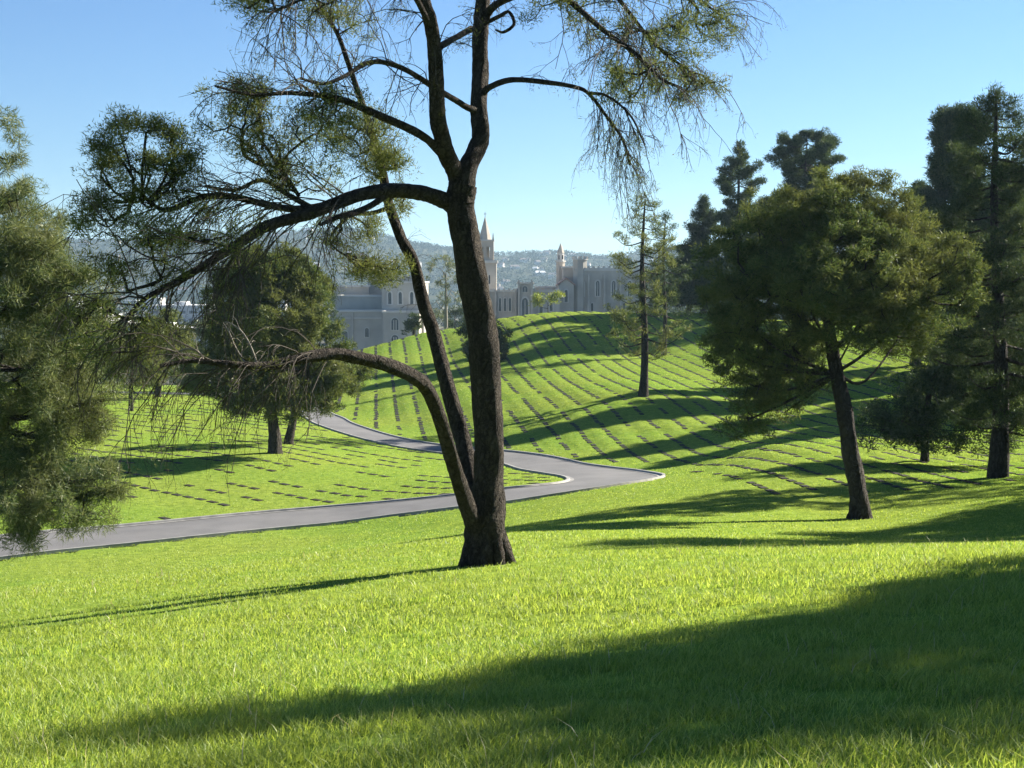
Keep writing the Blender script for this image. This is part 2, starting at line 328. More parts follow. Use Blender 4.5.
# ---------------------------------------------------------------- grass
def grass(D0,D1,dens,wd,h0,h1,name,label,five,mat,maxang=.43,straw=False):
    # dens(D) blades per m2
    n=int(sum(dens(d)*2*maxang*d*((D1-D0)/200) for d in np.linspace(D0,D1,200)))
    Dg=np.linspace(D0,D1,400); pdf=np.array([dens(d)*d for d in Dg]); cdf=np.cumsum(pdf)/pdf.sum()
    D=np.interp(rng.rand(n),cdf,Dg); x=D*rng.uniform(-maxang,maxang,n); y=D
    if D0<20:      # tufts: pull part of the blades together
        cx=n2(x,y,.22,31)*.05; cy=n2(x,y,.22,37)*.05; x=x+cx; y=y+cy
    rd=rdist(x,y); ok=rd>RW+.17
    if D0<20: ok&=rng.rand(n)>.75*smooth(-n2(x,y,.30,41)-.35*n2(x,y,1.1,43),.12,.45)
    for (u,v,s,p,zone) in ((uA,vA,SA,PA,zoneA),(uB,vB,SB,PB,zoneB)):
        if D1<50: break
        zz=zone(x,y); a=x*u[0]+y*u[1]; b=x*v[0]+y*v[1]
        ka=np.round(a/s); kb=np.round(b/p); la=a-ka*s; lb=b-kb*p
        hit=zz&(abs(la)<.36)&(abs(lb)<.22)
        qx=ka*s*u[0]+kb*p*v[0]; qy=ka*s*u[1]+kb*p*v[1]
        hi=np.where(hit)[0]; keep=np.array([(round(qx[i],2),round(qy[i],2)) not in KEY for i in hi],bool)
        ok[hi[~keep]]=False
    x=x[ok];y=y[ok]; rd=rd[ok]; n=len(x); D=y
    z=height(x,y,rd)
    hn=.5+.5*n2(x,y,.5,11); hn2=.5+.5*n2(x,y,2.0,13)
    h=(h0+(h1-h0)*rng.rand(n)**1.5)*(.40+.85*hn+.45*hn2*(1 if D0<20 else .4)); W_=wd(D)*rng.uniform(.7,1.3,n)
    az=rng.uniform(0,2*math.pi,n); lean=rng.uniform(.15,1.35,n)*h; la=az+rng.uniform(-1,1,n)
    sx=np.cos(az)*W_/2; sy=np.sin(az)*W_/2
    lx=-np.sin(la)*lean+.15*h; ly=np.cos(la)*lean
    B=np.stack([x,y,z-.01],-1); S=np.stack([sx,sy,0*sx],-1); Lm=np.stack([lx*.35,ly*.35,h*.6],-1); Lt=np.stack([lx,ly,h],-1)
    k=np.arange(n)
    if five:
        V=np.stack([B-S,B+S,B+Lm+S*.8,B+Lm-S*.8,B+Lt],1).reshape(-1,3); b=k*5
        Fs=[np.stack([b,b+1,b+2,b+3],1),np.stack([b+3,b+2,b+4],1)]
    else:
        V=np.stack([B-S,B+S,B+Lt],1).reshape(-1,3); b=k*3; Fs=[np.stack([b,b+1,b+2],1)]
    o=mesh(name,V,Fs,mat); tag(o,label,'grass',kind='stuff'); print(name,n)
grass(4.6,16,lambda d: 4200*min(1,(8.0/d)**2),lambda D: .0054*np.maximum(1,D/8.5),.03,.095,'grass','bright green lawn grass growing on the near slope',True,M['grass'],.47)
grass(16,48,lambda d: 3600*(8.5/d)**2,lambda D: .0052*D/8.5,.035,.065,'grass','mown green grass on the slope down to the road',False,M['grass'])
grass(48,195,lambda d: 3600*(8.5/d)**2,lambda D: .0058*D/8.5,.035,.06,'grass','mown green grass around the grave rows beyond the road',False,M['grass'])
grass(4.8,30,lambda d: 16*min(1,(7.5/d)**2.4),lambda D: .004*np.maximum(1,D/9),.09,.17,'dry_grass','pale dry grass blades standing out of the near lawn',True,M['straw'])
grass(4.6,10,lambda d: 420*min(1,(6.5/d)**3),lambda D: .0065*np.maximum(1,D/8.5),.05,.095,'tall_grass','taller coarse green grass tufts in the nearest part of the lawn',True,M['grass'],.47)
# ---------------------------------------------------------------- tree building
def needles(C,R,n,L,wd,a=.7,up=.25,c=.7,flat=1.0):
    C=np.repeat(np.asarray(C,float),n,0); R=np.repeat(np.asarray(R,float)*np.ones(len(C)//n),n)
    d=unit(len(C)); d[:,2]*=flat; p=C+d*(R*rng.rand(len(C))**.45)[:,None]
    nd=d*a+unit(len(C))*c; nd[:,2]+=up; nd/=np.linalg.norm(nd,axis=1)[:,None]+1e-9
    sd=np.cross(nd,unit(len(C))); sd/=np.linalg.norm(sd,axis=1)[:,None]+1e-9
    l=L*rng.uniform(.6,1.2,len(C))[:,None]; sd*=wd*rng.uniform(.7,1.2,len(C))[:,None]/2
    return np.stack([p-sd,p+sd,p+nd*l],1).reshape(-1,3)
def leafmesh(name,V,mat,parent,origin=None):
    V=np.asarray(V)
    if origin is not None: V=V-np.asarray(origin)
    return mesh(name,V,[np.arange(len(V)).reshape(-1,3)],mat,parent)
def lobe_pts(c,r,n,shell=.25,nf=.9,thr=.40):
    c=np.asarray(c,float); r=np.asarray(r,float)
    d=unit(n*4); q=(rng.rand(n*4)*(1-shell)+shell)**.5; 
    wob=.78+.5*vnoise(d*1.6+c*3.1+50)          # uneven outline
    p=c+d*r*(q*wob)[:,None]; k=vnoise(p*nf/max(.35,r.mean()*.5)+90)>thr
    return p[k][:n]
def grow(mb,roots,P,rtip,rmax,sag=.05,sides=4):
    '''join scattered clump centres to the nearest already joined point, thick near the root'''
    roots=np.atleast_2d(roots); r0=roots[-1]; P=P[np.argsort(((P-r0)**2).sum(1))]; N=np.vstack([roots,P]); k0=len(roots); n=len(N); par=np.full(n,-1); dep=np.zeros(n)
    for i in range(k0,n):
        d=np.sqrt(((N[:i]-N[i])**2).sum(1))+.18*dep[:i]; j=int(d.argmin()); par[i]=j; dep[i]=dep[j]+np.linalg.norm(N[i]-N[j])
    cnt=np.ones(n)
    for i in range(n-1,k0-1,-1): cnt[par[i]]+=cnt[i]
    for i in range(k0,n):
        j=par[i]; ra=min(rmax,rtip*cnt[i]**.45); rb=min(rmax,max(rtip*.6,ra*.8)); a=N[j]; b=N[i]; ln=np.linalg.norm(b-a)
        mb.tube([a,(a+b)/2+rng.normal(size=3)*.08*ln-[0,0,sag*ln],b],[ra,(ra+rb)/2,rb],sides if ra>rtip*2 else 3)
def pine(name,label,cat,base,trunk,lobes,leaf,mat,bark='bark2',group=None,nleaf=90,clump=.42,per_m3=5,shell=.25,thr=.40,twig=True,flat=.7,up=.25,tr=.012,limb=1.0,rise=.55,zmin=None):
    """trunk: list of (x,y,z,radius) in world; lobes: (x,y,z,rx,ry,rz[,density])"""
    o=thing(name,base,label,cat,group); b=np.array(base); T=np.array(trunk,float)
    mb=MB(); mb.tube(T[:,:3],T[:,3],14,rough=.06,res=6); mb.build('trunk',M[bark],o,True,b)
    L=MB(); leaves=[]
    for lb in lobes:
        c=np.array(lb[:3]); r=np.array(lb[3:6]); dn=lb[6] if len(lb)>6 else 1
        n=max(6,int(per_m3*dn*4.19*r.prod()**.9)); P=lobe_pts(c,r,n,shell,thr=thr)
        if not len(P): continue
        leaves.append(needles(P,clump*rng.uniform(.6,1.25,len(P)),int(nleaf),leaf[0],leaf[1],flat=flat,up=up))
        # limb from the trunk to the lobe
        tz=np.clip(c[2]-rise*np.linalg.norm(c[:2]-T[-1,:2])-.4*r[2]*(rise>0),zmin if zmin else T[min(1,len(T)-1),2],T[-1,2]); k=np.interp(tz,T[:,2],np.arange(len(T)))
        s0=np.array([np.interp(k,np.arange(len(T)),T[:,i]) for i in range(4)]); r0=min(s0[3]*.55,.02+.03*np.linalg.norm(c-s0[:3]))*limb
        m=s0[:3]*.5+c*.5+rng.normal(size=3)*.12*np.linalg.norm(c-s0[:3]); m[2]-=.1*np.linalg.norm(c-s0[:3])
        L.tube([s0[:3],m,c],[r0,r0*.7,r0*.4],6,res=5)
        if twig: grow(L,np.array([m,m*.5+c*.5,c-(c-m)*.15]),P,tr,r0*.6)
    L.build('limbs',M[bark],o,True,b); leafmesh('crown',np.concatenate(leaves),M[mat],o,b); return o
def L_(px,py,D,rpx,rpy,dens=1,dy=None):   # a lobe seen at px,py
    c=at(px,py,D); s=D/F; return (*c,rpx*s,(dy if dy else rpx)*s,rpy*s,dens)
def T_(*pts): return [(*at(px,py,D),wpx/2*D/F) for px,py,D,wpx in pts]
def gz(x,y): return float(height(np.array([x]),np.array([y]))[0])
def rooted(px,py,D,sink=.15): p=at(px,py,D); p[2]=gz(p[0],p[1]); return p
def whorl(name,label,cat,base,H,r0,h0,prof,nb,leaf,mat,bark='bark2',group=None,nleaf=60,clump=.4,tuft=5,droop=-.1,up_end=.35,lean=(0,0),dz=1.0,bare=0.0,twin=None):
    """conifer with tiers of boughs ending in tufts; prof(t) gives bough length for t=0..1 from first bough to the top"""
    o=thing(name,base,label,cat,group); b=np.array(base,float)
    ts=[(b,H,r0,nb)]+([twin] if twin else []); mbT=MB(); L=MB(); C=[];S=[]
    for (bb,HH,rr,n_) in ts:
        bb=np.array(bb,float); k=np.linspace(0,1,9); P=bb+np.c_[lean[0]*k**1.5+.12*np.sin(k*7),lean[1]*k**1.5,k*HH]; P[0,2]-=.25
        R=rr*(1-k)**.75+.03; R[0]*=1.3; mbT.tube(P,R,12,rough=.05,res=4)
        for i in range(n_):
            t=(i+rng.rand())/n_; z=h0+(HH-h0)*t; a=i*2.399+rng.normal()*.5; ln=prof(t)*rng.uniform(.6,1.12)
            p0=np.array([np.interp(z/HH,k,P[:,j]) for j in range(3)]); d=np.array([math.cos(a),math.sin(a),0])
            mid=p0+d*ln*.55+[0,0,droop*ln]; end=p0+d*ln+[0,0,(droop+up_end)*ln]
            L.tube([p0,mid,end],[.018+.018*ln,.012+.010*ln,.012],5,res=3)
            if rng.rand()<bare: continue
            for j in range(max(2,int(tuft*ln/1.5*dz)+1)):
                s=rng.uniform(.38,1.05) if ln>1 else rng.rand(); q=(p0*(1-s)**2+2*mid*s*(1-s)+end*s*s)
                q=q+np.array([-d[1],d[0],0])*rng.uniform(-1,1)*.34*ln*(1.1-abs(s-.6))+[0,0,rng.uniform(-.15,.35)]
                C.append(q); S.append(clump*rng.uniform(.6,1.3))
                if rng.rand()<.6: L.tube([p0*(1-s*.7)**2+2*mid*s*.7*(1-s*.7)+end*(s*.7)**2,q],[.014,.008],3)
        C.append(P[-1]); S.append(clump)
    mbT.build('trunk',M[bark],o,True,b); L.build('limbs',M[bark],o,True,b)
    leafmesh('crown',needles(C,S,nleaf,leaf[0],leaf[1],flat=.75,up=.35),M[mat],o,b); return o
# ---------------------------------------------------------------- the big leaning tree on the near slope
def main_tree():
    D0=21.0; base=rooted(487,565,D0); o=thing('pine_tree',base,'tall bare-limbed pine with three stems rising from one base on the near slope','tree'); b=base
    def pts(l): return np.array([at(p[0],p[1],D0+(p[3] if len(p)>3 else 0)) for p in l]),np.array([p[2]/2*D0/F for p in l])
    tr=[(487,575,52,0),(487,566,47),(486,556,43),(485,540,41),(487,515,39),(488,480,30),(489,440,29),(487,400,30),(484,350,31),(480,320,29),(473,280,30),(466,240,28),(460,205,28),(463,185,29)]
    P,R=pts(tr); P,R=spline(P,R,9); mb=MB(); mb.tube(P,R,30,rough=.035)
    for i in range(10):   # root flare
        a=i*.63+.3; d=np.array([math.cos(a),math.sin(a)])
        e=base[:2]+d*rng.uniform(.31,.40); mb.tube([[*(base[:2]+d*.15),base[2]+.55],[*(base[:2]+d*.27),base[2]+.2],[*e,gz(*e)-.05]],[.10,.11,.07],8,res=4,rough=.05)
    mb.build('trunk',M['bark'],o,True,b)
    limbs={}
    def limb(key,l,sides=14,rough=.05,dz=0,k=1.0):
        P,R=pts(l); R=R*k; P,R=spline(P,R,8); m=MB(); m.tube(P,R,sides,rough=rough if R.max()>.03 else 0); m.build('limb',M['bark'],o,True,b); limbs[key]=P
    limb('R',[(461,200,27,0),(466,172,20,0),(476,150,18,.2),(481,135,18,.3),(479,103,17,.5),(480,70,17,.7),(480,41,16,.8),(483,0,15,1),(489,-60,12,1.2),(485,-130,9,1.5),(492,-210,4,1.6)],18)
    limb('L',[(462,205,27,0),(458,178,19,0),(447,156,17,-.3),(441,133,16,-.5),(438,115,16,-.6),(435,62,14,-.8),(431,25,13,-1),(424,0,12,-1.1),(412,-50,9,-1.2),(398,-120,6,-1.3),(392,-180,3,-1.4)],18)
    limb('A',[(459,212,20,0),(450,204,17,0),(440,199,16,-.1),(422,193,15,-.3),(393,190,14,-.6),(365,194,13,-.9),(334,204,12,-1.2),(308,214,11,-1.5),(267,226,10,-1.9),(237,245,9,-2.2),(208,263,7,-2.5),(174,284,5.5,-2.9),(146,298,4,-3.2),(128,318,2,-3.4)],16)
    limb('A2',[(340,203,8,-1.1),(300,209,7,-1.2),(271,206,6.5,-1.3),(230,196,6,-1.5),(200,198,5.5,-1.6),(167,210,4.5,-1.8),(148,200,3,-2),(130,180,2,-2.1)],10)
    limb('A3',[(320,213,6,-1.3),(290,196,5,-1),(262,180,4,-.6),(235,190,3.5,-.3),(205,186,2.5,0)],8)
    limb('B',[(480,512,18,-.1),(474,490,15,.2),(463,442,14,.6),(455,412,14,.8),(448,389,13,.9),(434,335,12,1.2),(423,302,11,1.3),(414,262,10,1.5),(401,238,9.5,1.6),(389,205,8.5,1.7),(385,185,8,1.8),(381,164,7,1.9),(369,123,6,2),(360,98,5.5,2.1),(348,62,4.5,2.2),(338,35,4,2.3),(326,15,3,2.4),(304,-20,2,2.5)],16,k=1.22)
    limb('C',[(486,562,20,0),(480,540,22,-.05),(471,515,20,-.3),(462,492,18,-.6),(452,460,16,-1),(441,421,15,-1.4),(427,389,15,-1.8),(412,376,15,-2.1),(384,364,14,-2.5),(355,357,13,-2.8),(332,354,12,-3),(299,359,11,-3.3),(266,366,9,-3.5),(232,364,6,-3.8),(192,361,4.5,-4),(160,366,3,-4.2)],16,k=.88)
    limb('D',[(440,152,9,-.4),(427,139,8,-.6),(406,127,8,-.9),(369,111,7,-1.3),(345,101,6,-1.5),(326,96,5,-1.7),(289,93,4,-2),(252,95,3,-2.2),(215,86,2,-2.5)],10)
    limb('E',[(479,112,7,.4),(467,107,6.5,.2),(455,100,6,0),(438,90,6,-.3),(402,68,5,-.8),(371,62,4.5,-1.1),(345,76,4,-1.4),(323,84,3,-1.6),(300,78,2,-1.8)],10)
    limb('F',[(440,47,7,-.8),(455,38,6,-.3),(471,29,7,.5)],8)
    limb('G',[(482,94,8,.5),(490,87,6.5,.4),(512,80,5.5,0),(545,82,5,-.5),(575,87,4,-1),(589,94,3.5,-1.2),(604,113,3,-1.3),(623,140,2.5,-1.5),(630,165,2,-1.5)],10)
    limb('G2',[(588,93,3.5,-1.2),(607,96,2.5,-1.6),(630,115,2,-1.9),(645,145,1.5,-2)],7)
    limb('H',[(484,22,9,.9),(492,8,8,.8),(512,-3,7,.4),(545,-10,6,-.2),(570,2,5.5,-.6),(602,29,5,-1),(635,53,4,-1.4),(660,78,3,-1.7),(682,88,2,-1.9)],10)
    limb('H2',[(545,-10,6,-.2),(580,-25,5,0),(612,-8,4.5,.3),(652,41,3.5,.7),(685,68,2.5,1),(705,76,1.5,1.2)],9)
    limb('H3',[(484,-20,8,1),(530,-60,7,1.3),(600,-60,5,1.6),(660,-30,4,1.8),(700,0,3,2),(720,15,2,2)],9)
    limb('K',[(484,24,5,.9),(500,16,4,.7),(509,12,3.5,.5),(514,24,3.5,.4),(504,32,3,.3),(496,30,2,.2)],7)
    limb('M',[(431,28,6,-1),(410,-10,5,-1.6),(380,-30,4,-2.2),(350,-28,3.5,-2.6),(300,0,2.5,-3),(270,12,1.5,-3.2)],8)
    limb('N',[(392,190,7,-.6),(372,205,6,-.9),(352,214,6,-1.2),(340,216,5,-1.4),(320,225,3,-1.6)],8)
    limb('Q',[(389,208,5,1.7),(372,213,5,1.6),(350,216,4.5,1.4),(330,240,2.5,1.2),(350,258,2,1),(372,262,1.5,1)],7)
    limb('S',[(299,196,4,-1),(282,170,4,-.9),(268,150,3,-.8),(252,128,2,-.7)],7)
    TW=MB(); tips=[]
    def twig(p,d,ln,r,gen,droop,segs=6):
        P=[p]; d=d/np.linalg.norm(d)
        for i in range(segs):
            d=d+rng.normal(size=3)*.16+np.array([0,0,-droop]); d/=np.linalg.norm(d); P.append(P[-1]+d*ln/segs)
        TW.tube(P,np.linspace(r,r*.45,len(P)),3 if r<.008 else 4); tips.append(P[-1])
        if gen>0:
            for _ in range(rng.randint(3,6)):
                k=rng.randint(1,segs); dd=(P[k+1]-P[k]); dd/=np.linalg.norm(dd); s=unit(1)[0]*.8
                twig(P[k],dd+s,ln*rng.uniform(.3,.65),r*.6,gen-1,droop*1.1,5)
    def along(key,n,lo,hi,ln,r,gen,droop,bias=None,up=.2):
        P=limbs[key]; m=len(P)-1
        for _ in range(n):
            t=rng.uniform(lo,hi)*m; i=min(int(t),m-1); p=P[i]+(P[i+1]-P[i])*(t-i); T=P[min(i+2,m)]-P[i]; T/=np.linalg.norm(T)+1e-9
            d=T*rng.uniform(.3,1)+unit(1)[0]*.9+np.array([0,0,up])
            if bias is not None: d=d+np.array(bias)
            twig(p,d,ln*rng.uniform(.5,1.2),r,gen,droop)
    along('A',56,.42,1,1.5,.011,2,.16,(-.5,0,-.1)); along('A2',34,.2,1,1.2,.010,2,.12,(-.4,0,0)); along('A3',16,.2,1,.9,.008,1,.10,(-.3,0,0))
    along('C',32,.66,1,1.3,.008,2,.18,(-.5,0,-.3)); along('D',24,.35,1,.95,.008,1,.10,(-.3,0,.1)); along('E',18,.4,1,.8,.008,1,.12)
    along('G',20,.62,1,.85,.007,2,.26,(.1,0,-.5),0); along('G2',16,.2,1,.85,.007,2,.26,(.1,0,-.4),0)
    along('G',5,.1,.6,.5,.005,1,.2)
    along('H',26,.35,1,1.0,.008,2,.18); along('H2',24,.3,1,1.0,.008,2,.18,(.1,0,-.2)); along('H3',22,.3,1,1.0,.008,2,.16,(.2,0,-.1))
    along('M',24,.2,1,1.1,.008,2,.20,(0,0,-.2)); along('B',34,.62,1,.9,.008,1,.10,(-.2,0,.1)); along('B',8,.3,.6,.6,.005,1,.2)
    along('R',16,.55,1,1.0,.009,2,.12); along('L',20,.5,1,1.0,.009,2,.14); along('N',8,.3,1,.6,.006,1,.2); along('Q',12,.3,1,.6,.006,1,.2); along('S',14,.3,1,.8,.007,1,.1)
    TW.build('twigs',M['twig'],o,False,b)
    pt=MB(); 
    for l in ([(258,366,3,-3.5),(250,345,2.6,-3.5),(240,330,2.4,-3.4),(225,322,2,-3.3),(222,335,1.8,-3.3)],[(247,366,2.4,-3.6),(236,348,2,-3.5),(228,330,2,-3.4),(222,322,1.5,-3.4)],
              [(205,363,3,-3.9),(198,352,3.4,-3.9),(188,349,3.4,-3.9),(176,352,2.8,-3.9),(165,348,2.6,-4),(156,349,2,-4),(152,360,1.6,-4)],[(102,338,2.6,-4),(85,337,2.4,-4),(70,338,2.2,-4),(58,342,2,-4)]):
        P,R=pts(l); pt=MB(); P,R=spline(P,R*.6,4); pt.tube(P,R,6)
        for k in range(2,len(P)-1,2):
            d=unit(1)[0]*.12; d[2]+=.05; pt.tube([P[k],P[k]+d,P[k]+d*1.7+[0,0,-.05]],[.005,.004,.002],4)
        pt.build('dead_limb',M['paletwig'],o,True,b)
    # needle foliage where the photograph has it
    C=[];S=[]
    def fol(px,py,rx,ry,dD,n,thr=.42,s=.16,dy=1.0):
        c=at(px,py,D0+dD); sc=D0/F; P=lobe_pts(c,(rx*sc,max(rx,ry)*sc*dy,ry*sc),n,.05,1.3,thr)
        C.append(P); S.append(s*rng.uniform(.6,1.3,len(P))); return P
    tw2=MB()
    def folb(px,py,rx,ry,dD,n,root,**k):
        P=fol(px,py,rx,ry,dD,n,**k); grow(tw2,np.array([at(*root[:2],D0+root[2])]),P,.0045,.03)
    
    for (x,y,rx,ry,dd,n) in ((112,140,24,15,-2.3,26),(95,152,14,14,-2.1,14),(150,128,24,14,-1.9,30),(178,140,20,16,-1.6,26),(134,160,30,16,-2,36),(170,165,26,18,-1.7,34),(108,172,20,14,-2.4,20),(145,190,34,14,-1.9,34),(186,180,16,22,-1.6,22),(125,120,14,8,-2.2,12),(196,160,10,14,-1.5,10),(112,195,22,12,-2.2,18)):
        folb(x,y,rx,ry,dd,n,(140+.25*(x-140),202,-1.95),thr=.42,s=.14)
    folb(238,118,42,34,-.8,85,(262,165,-.7),thr=.46); folb(285,140,40,34,-.9,90,(282,175,-.9),thr=.5); folb(250,90,25,16,-.8,30,(262,150,-.8),thr=.5)
    folb(355,130,50,32,1.8,110,(372,140,1.9),thr=.46); folb(385,160,34,30,1.6,90,(384,175,1.8),thr=.46); folb(330,110,30,24,-1.6,50,(326,98,-1.7),thr=.5)
    folb(300,6,60,20,-2.6,50,(300,0,-3),thr=.55); folb(255,0,30,14,-3,22,(275,8,-3.2),thr=.5); folb(340,30,40,30,2.2,40,(338,35,2.3),thr=.55)
    folb(650,45,68,42,.6,120,(640,30,.7),thr=.46); folb(700,20,48,30,1.6,75,(690,0,1.9),thr=.46); folb(692,85,32,26,.9,48,(680,66,.9),thr=.5); folb(600,-20,60,25,.6,80,(600,-30,.9),thr=.5)
    folb(640,85,36,24,-1.4,40,(650,70,-1.6),thr=.55); folb(560,10,40,20,-.4,30,(570,2,-.6),thr=.55)
    folb(375,268,45,20,1.1,80,(355,256,1.1),thr=.44); folb(345,230,40,18,1.2,60,(340,232,1.3),thr=.48); folb(300,175,45,25,-.8,50,(290,190,-1),thr=.55); folb(400,205,30,14,.2,30,(392,192,-.4),thr=.5)
    folb(200,230,60,25,-2.4,60,(210,240,-2.4),thr=.56); folb(130,260,50,40,-3,80,(150,285,-3.1),thr=.56); folb(100,215,35,18,-2.2,50,(130,205,-2),thr=.52); folb(110,330,60,30,-3.8,60,(140,318,-3.5),thr=.56)
    # crown above the picture
    for (x,y,rx,ry,dD,n,rt) in ((480,-190,90,60,1.5,260,(490,-190,1.6)),(390,-150,80,50,-1,220,(395,-150,-1.3)),(600,-110,70,40,1.2,160,(560,-60,1.4)),(310,-70,70,40,-2.5,140,(330,-25,-2.7)),(700,-60,50,35,1.8,100,(670,-25,1.8))):
        folb(x,y,rx,ry,dD,n,rt)
    tw2.build('branches',M['bark2'],o,False,b)
    C=np.concatenate(C); S=np.concatenate(S)*1.05; V=needles(C,S,58,.07,.013,a=.6,up=.3,c=.8,flat=.8)
    tp=np.array(tips); tp=tp[rng.rand(len(tp))<.5]; V2=needles(tp,.05,5,.06,.008,a=.5,up=.1,c=.9)
    leafmesh('crown',np.concatenate([V,V2]),M['olive'],o,b)
main_tree()
# ---------------------------------------------------------------- leafy round-crowned pines
b=rooted(860,517,48)
pine('pine_tree','broad rounded pine with a thick leaning trunk on the right slope','tree',b,
 [(b[0],b[1],b[2]-.3,.50),(b[0],b[1],b[2]+.25,.36)]+T_((857,485,48,17),(850,450,48,17),(845,415,48,16),(838,380,48.2,15),(832,345,48.4,12),(826,300,48.7,9),(822,250,49,6),(820,215,49,3)),
 [L_(825,215,49,70,48),L_(870,205,49.5,50,38),L_(780,235,48.5,55,45),L_(740,270,48,45,42),L_(735,310,47.5,38,38),L_(728,345,47.5,28,28),
  L_(850,270,47,75,50),L_(900,262,49,50,45),L_(935,290,48.5,48,48),L_(960,262,48,26,30),L_(800,290,46.5,60,45),L_(860,320,47,55,32),L_(905,330,50,45,28),
  L_(785,345,48,40,35),L_(755,385,48,34,30,1.2),L_(748,420,47.5,28,22,1.2),L_(722,350,48,24,26),L_(785,412,48.5,22,18,.7),L_(790,370,49,40,28),L_(800,390,48,30,22,.5),L_(775,330,50.5,60,50),L_(860,250,52,80,55)],
 (.16,.034),'aleppo','bark2',nleaf=110,clump=.30,per_m3=8,tr=.010,limb=.5,thr=.46,zmin=at(840,375,48)[2])
b=rooted(275,453,85)
pine('pine_tree','dense round pine on the lawn inside the road bend, its dark trunk leaning','tree',b,
 [(b[0],b[1],b[2]-.3,.55),(b[0],b[1],b[2]+.3,.42)]+T_((274,430,85,11),(270,400,85,10),(268,370,85,9),(268,330,85,7),(270,290,85,4)),
 [L_(265,275,85,50,32),L_(240,300,85,38,38),L_(290,290,85,40,40),L_(310,320,84,28,35),L_(270,325,83,50,38),L_(225,330,85,28,28),L_(215,375,84,32,20),L_(245,395,84,35,22),
  L_(300,370,83,45,28),L_(325,385,84,38,26),L_(300,400,84,38,22),L_(345,372,85,26,20),L_(255,350,86,45,40),L_(320,345,85,30,24),L_(200,385,85,20,12)],
 (.24,.055),'aleppo','bark2',nleaf=100,clump=.40,per_m3=5.0,limb=.7,thr=.43,tr=.014,zmin=at(270,400,85)[2])
b=rooted(289,441,92)
pine('pine_tree','smaller pine standing just behind the round pine on the lawn','tree',b,
 [(b[0],b[1],b[2]-.3,.4),(b[0],b[1],b[2]+.3,.3)]+T_((292,425,92,8),(296,405,92,7),(300,380,92,5)),
 [L_(300,390,92,36,18),L_(325,378,92,26,18),L_(285,375,93,30,20)],(.25,.055),'aleppo','bark2',nleaf=80,clump=.45,per_m3=3,tr=.02)
# near long-needled pine at the left edge
DL=29.0; bx=at(-95,600,DL)[0]; b=(bx,DL,gz(bx,DL))
pine('pine_tree','large light green long-needled pine filling the left edge','tree',b,
 [(b[0],b[1],b[2]-.3,.5),(b[0],b[1],b[2]+.3,.40)]+T_((-95,480,DL,32),(-92,350,DL,26),(-88,220,DL,18),(-80,100,DL,9),(-76,20,DL,4)),
 [L_(18,200,DL,28,40),L_(-10,118,DL,22,20,.8),L_(42,265,DL-.5,40,42),L_(15,300,DL-1,45,45),L_(68,315,DL,36,40),L_(40,365,DL-1,55,42),L_(85,365,DL,32,34,.8),L_(20,420,DL-1.2,50,42),L_(68,420,DL-.5,38,36),
  L_(95,480,DL-.5,30,26),L_(60,500,DL-1,48,32),L_(15,500,DL-1.4,40,36),L_(40,528,DL-1,40,16),L_(112,490,DL-.6,14,26,.9),L_(70,270,DL-.3,26,30,.9),L_(92,320,DL-.4,26,30,.9),L_(104,400,DL-.4,24,28,.8),L_(20,250,DL-.8,40,40),L_(30,465,DL-.6,50,30),L_(10,250,DL+1,50,70,.7),L_(25,370,DL+1.2,70,80,.7),L_(8,160,DL+.3,20,24,.8),L_(-30,240,DL+1,50,60),L_(-60,350,DL+1.5,60,60),L_(-60,460,DL+1.5,60,55),L_(-70,150,DL,50,50),L_(-120,300,DL,70,90),L_(-130,180,DL,50,60),L_(-130,450,DL,70,60),L_(-75,60,DL,35,50)],
 (.16,.014),'needle','bark2',nleaf=190,clump=.24,per_m3=17,shell=.15,thr=.40,tr=.006,up=-.05,flat=.9,rise=-.25,limb=.6,zmin=at(-90,420,DL)[2])
# ---------------------------------------------------------------- tall conifers
b=rooted(643,394,110)
whorl('pine_tree','slender open pine alone on the grave slope in the middle','tree',b,15.2,.30,3.0,lambda t: 3.5*(1-t)**.28*(.6+.45*math.sin(.3+t*7)**2),50,(.24,.05),'olive','bark2',nleaf=52,clump=.36,tuft=4,droop=-.12,up_end=.32)
b2=rooted(664,340,150)
whorl('pine_tree','thin open pine just behind the lone slope pine','tree',b2,14.6,.22,4.0,lambda t: 3.6*(1-t)**.5*(.6+.5*math.sin(2+t*6)**2),40,(.28,.06),'conifer','bark2',nleaf=44,clump=.5,tuft=4,droop=-.15,up_end=.3)
def con(px,py,D,ptop,r,h0,wid,n,label,mat='conifer',prof=None,**k):
    b=rooted(px,py,D); H=at(px,ptop,D)[2]-b[2]; wd=wid*D/F
    return whorl('conifer_tree',label,'tree',b,H,r,h0,prof or (lambda t: wd*(1-t)**.42*(.5+.6*math.sin(1+t*9)**2)),n,(k.pop('ll',.34),k.pop('lw',.08)),mat,nleaf=k.pop('nleaf',110),clump=k.pop('clump',.6),tuft=k.pop('tuft',6),**k)
con(738,330,178,145,.35,3,46,58,'tall narrow conifer on the hill crest, left of the two highest tops')
con(804,330,172,134,.4,3,62,95,'tall bushy dark conifer rising behind the broad rounded pine',prof=lambda t: 7.0*(1-t)**.28*(.5+.55*math.sin(1+t*8)**2),tuft=7)
con(768,325,188,200,.35,3,60,90,'dark conifer filling the skyline gap behind the broad pine',tuft=8)
con(703,325,186,200,.3,2,30,60,'dark conifer at the left end of the hilltop trees')
con(688,318,184,255,.3,1,34,50,'low dark evergreen beside the road crest on the hilltop',tuft=9)
con(952,345,120,112,.45,2,62,130,'very dense dark conifer behind the right edge tree',prof=lambda t: 5.0*(1-t)**.35*(.65+.4*math.sin(1+t*7)**2),tuft=9,clump=.65)
con(915,350,128,185,.35,2,36,80,'narrow dark conifer between the broad pine and the right edge trees',tuft=10)
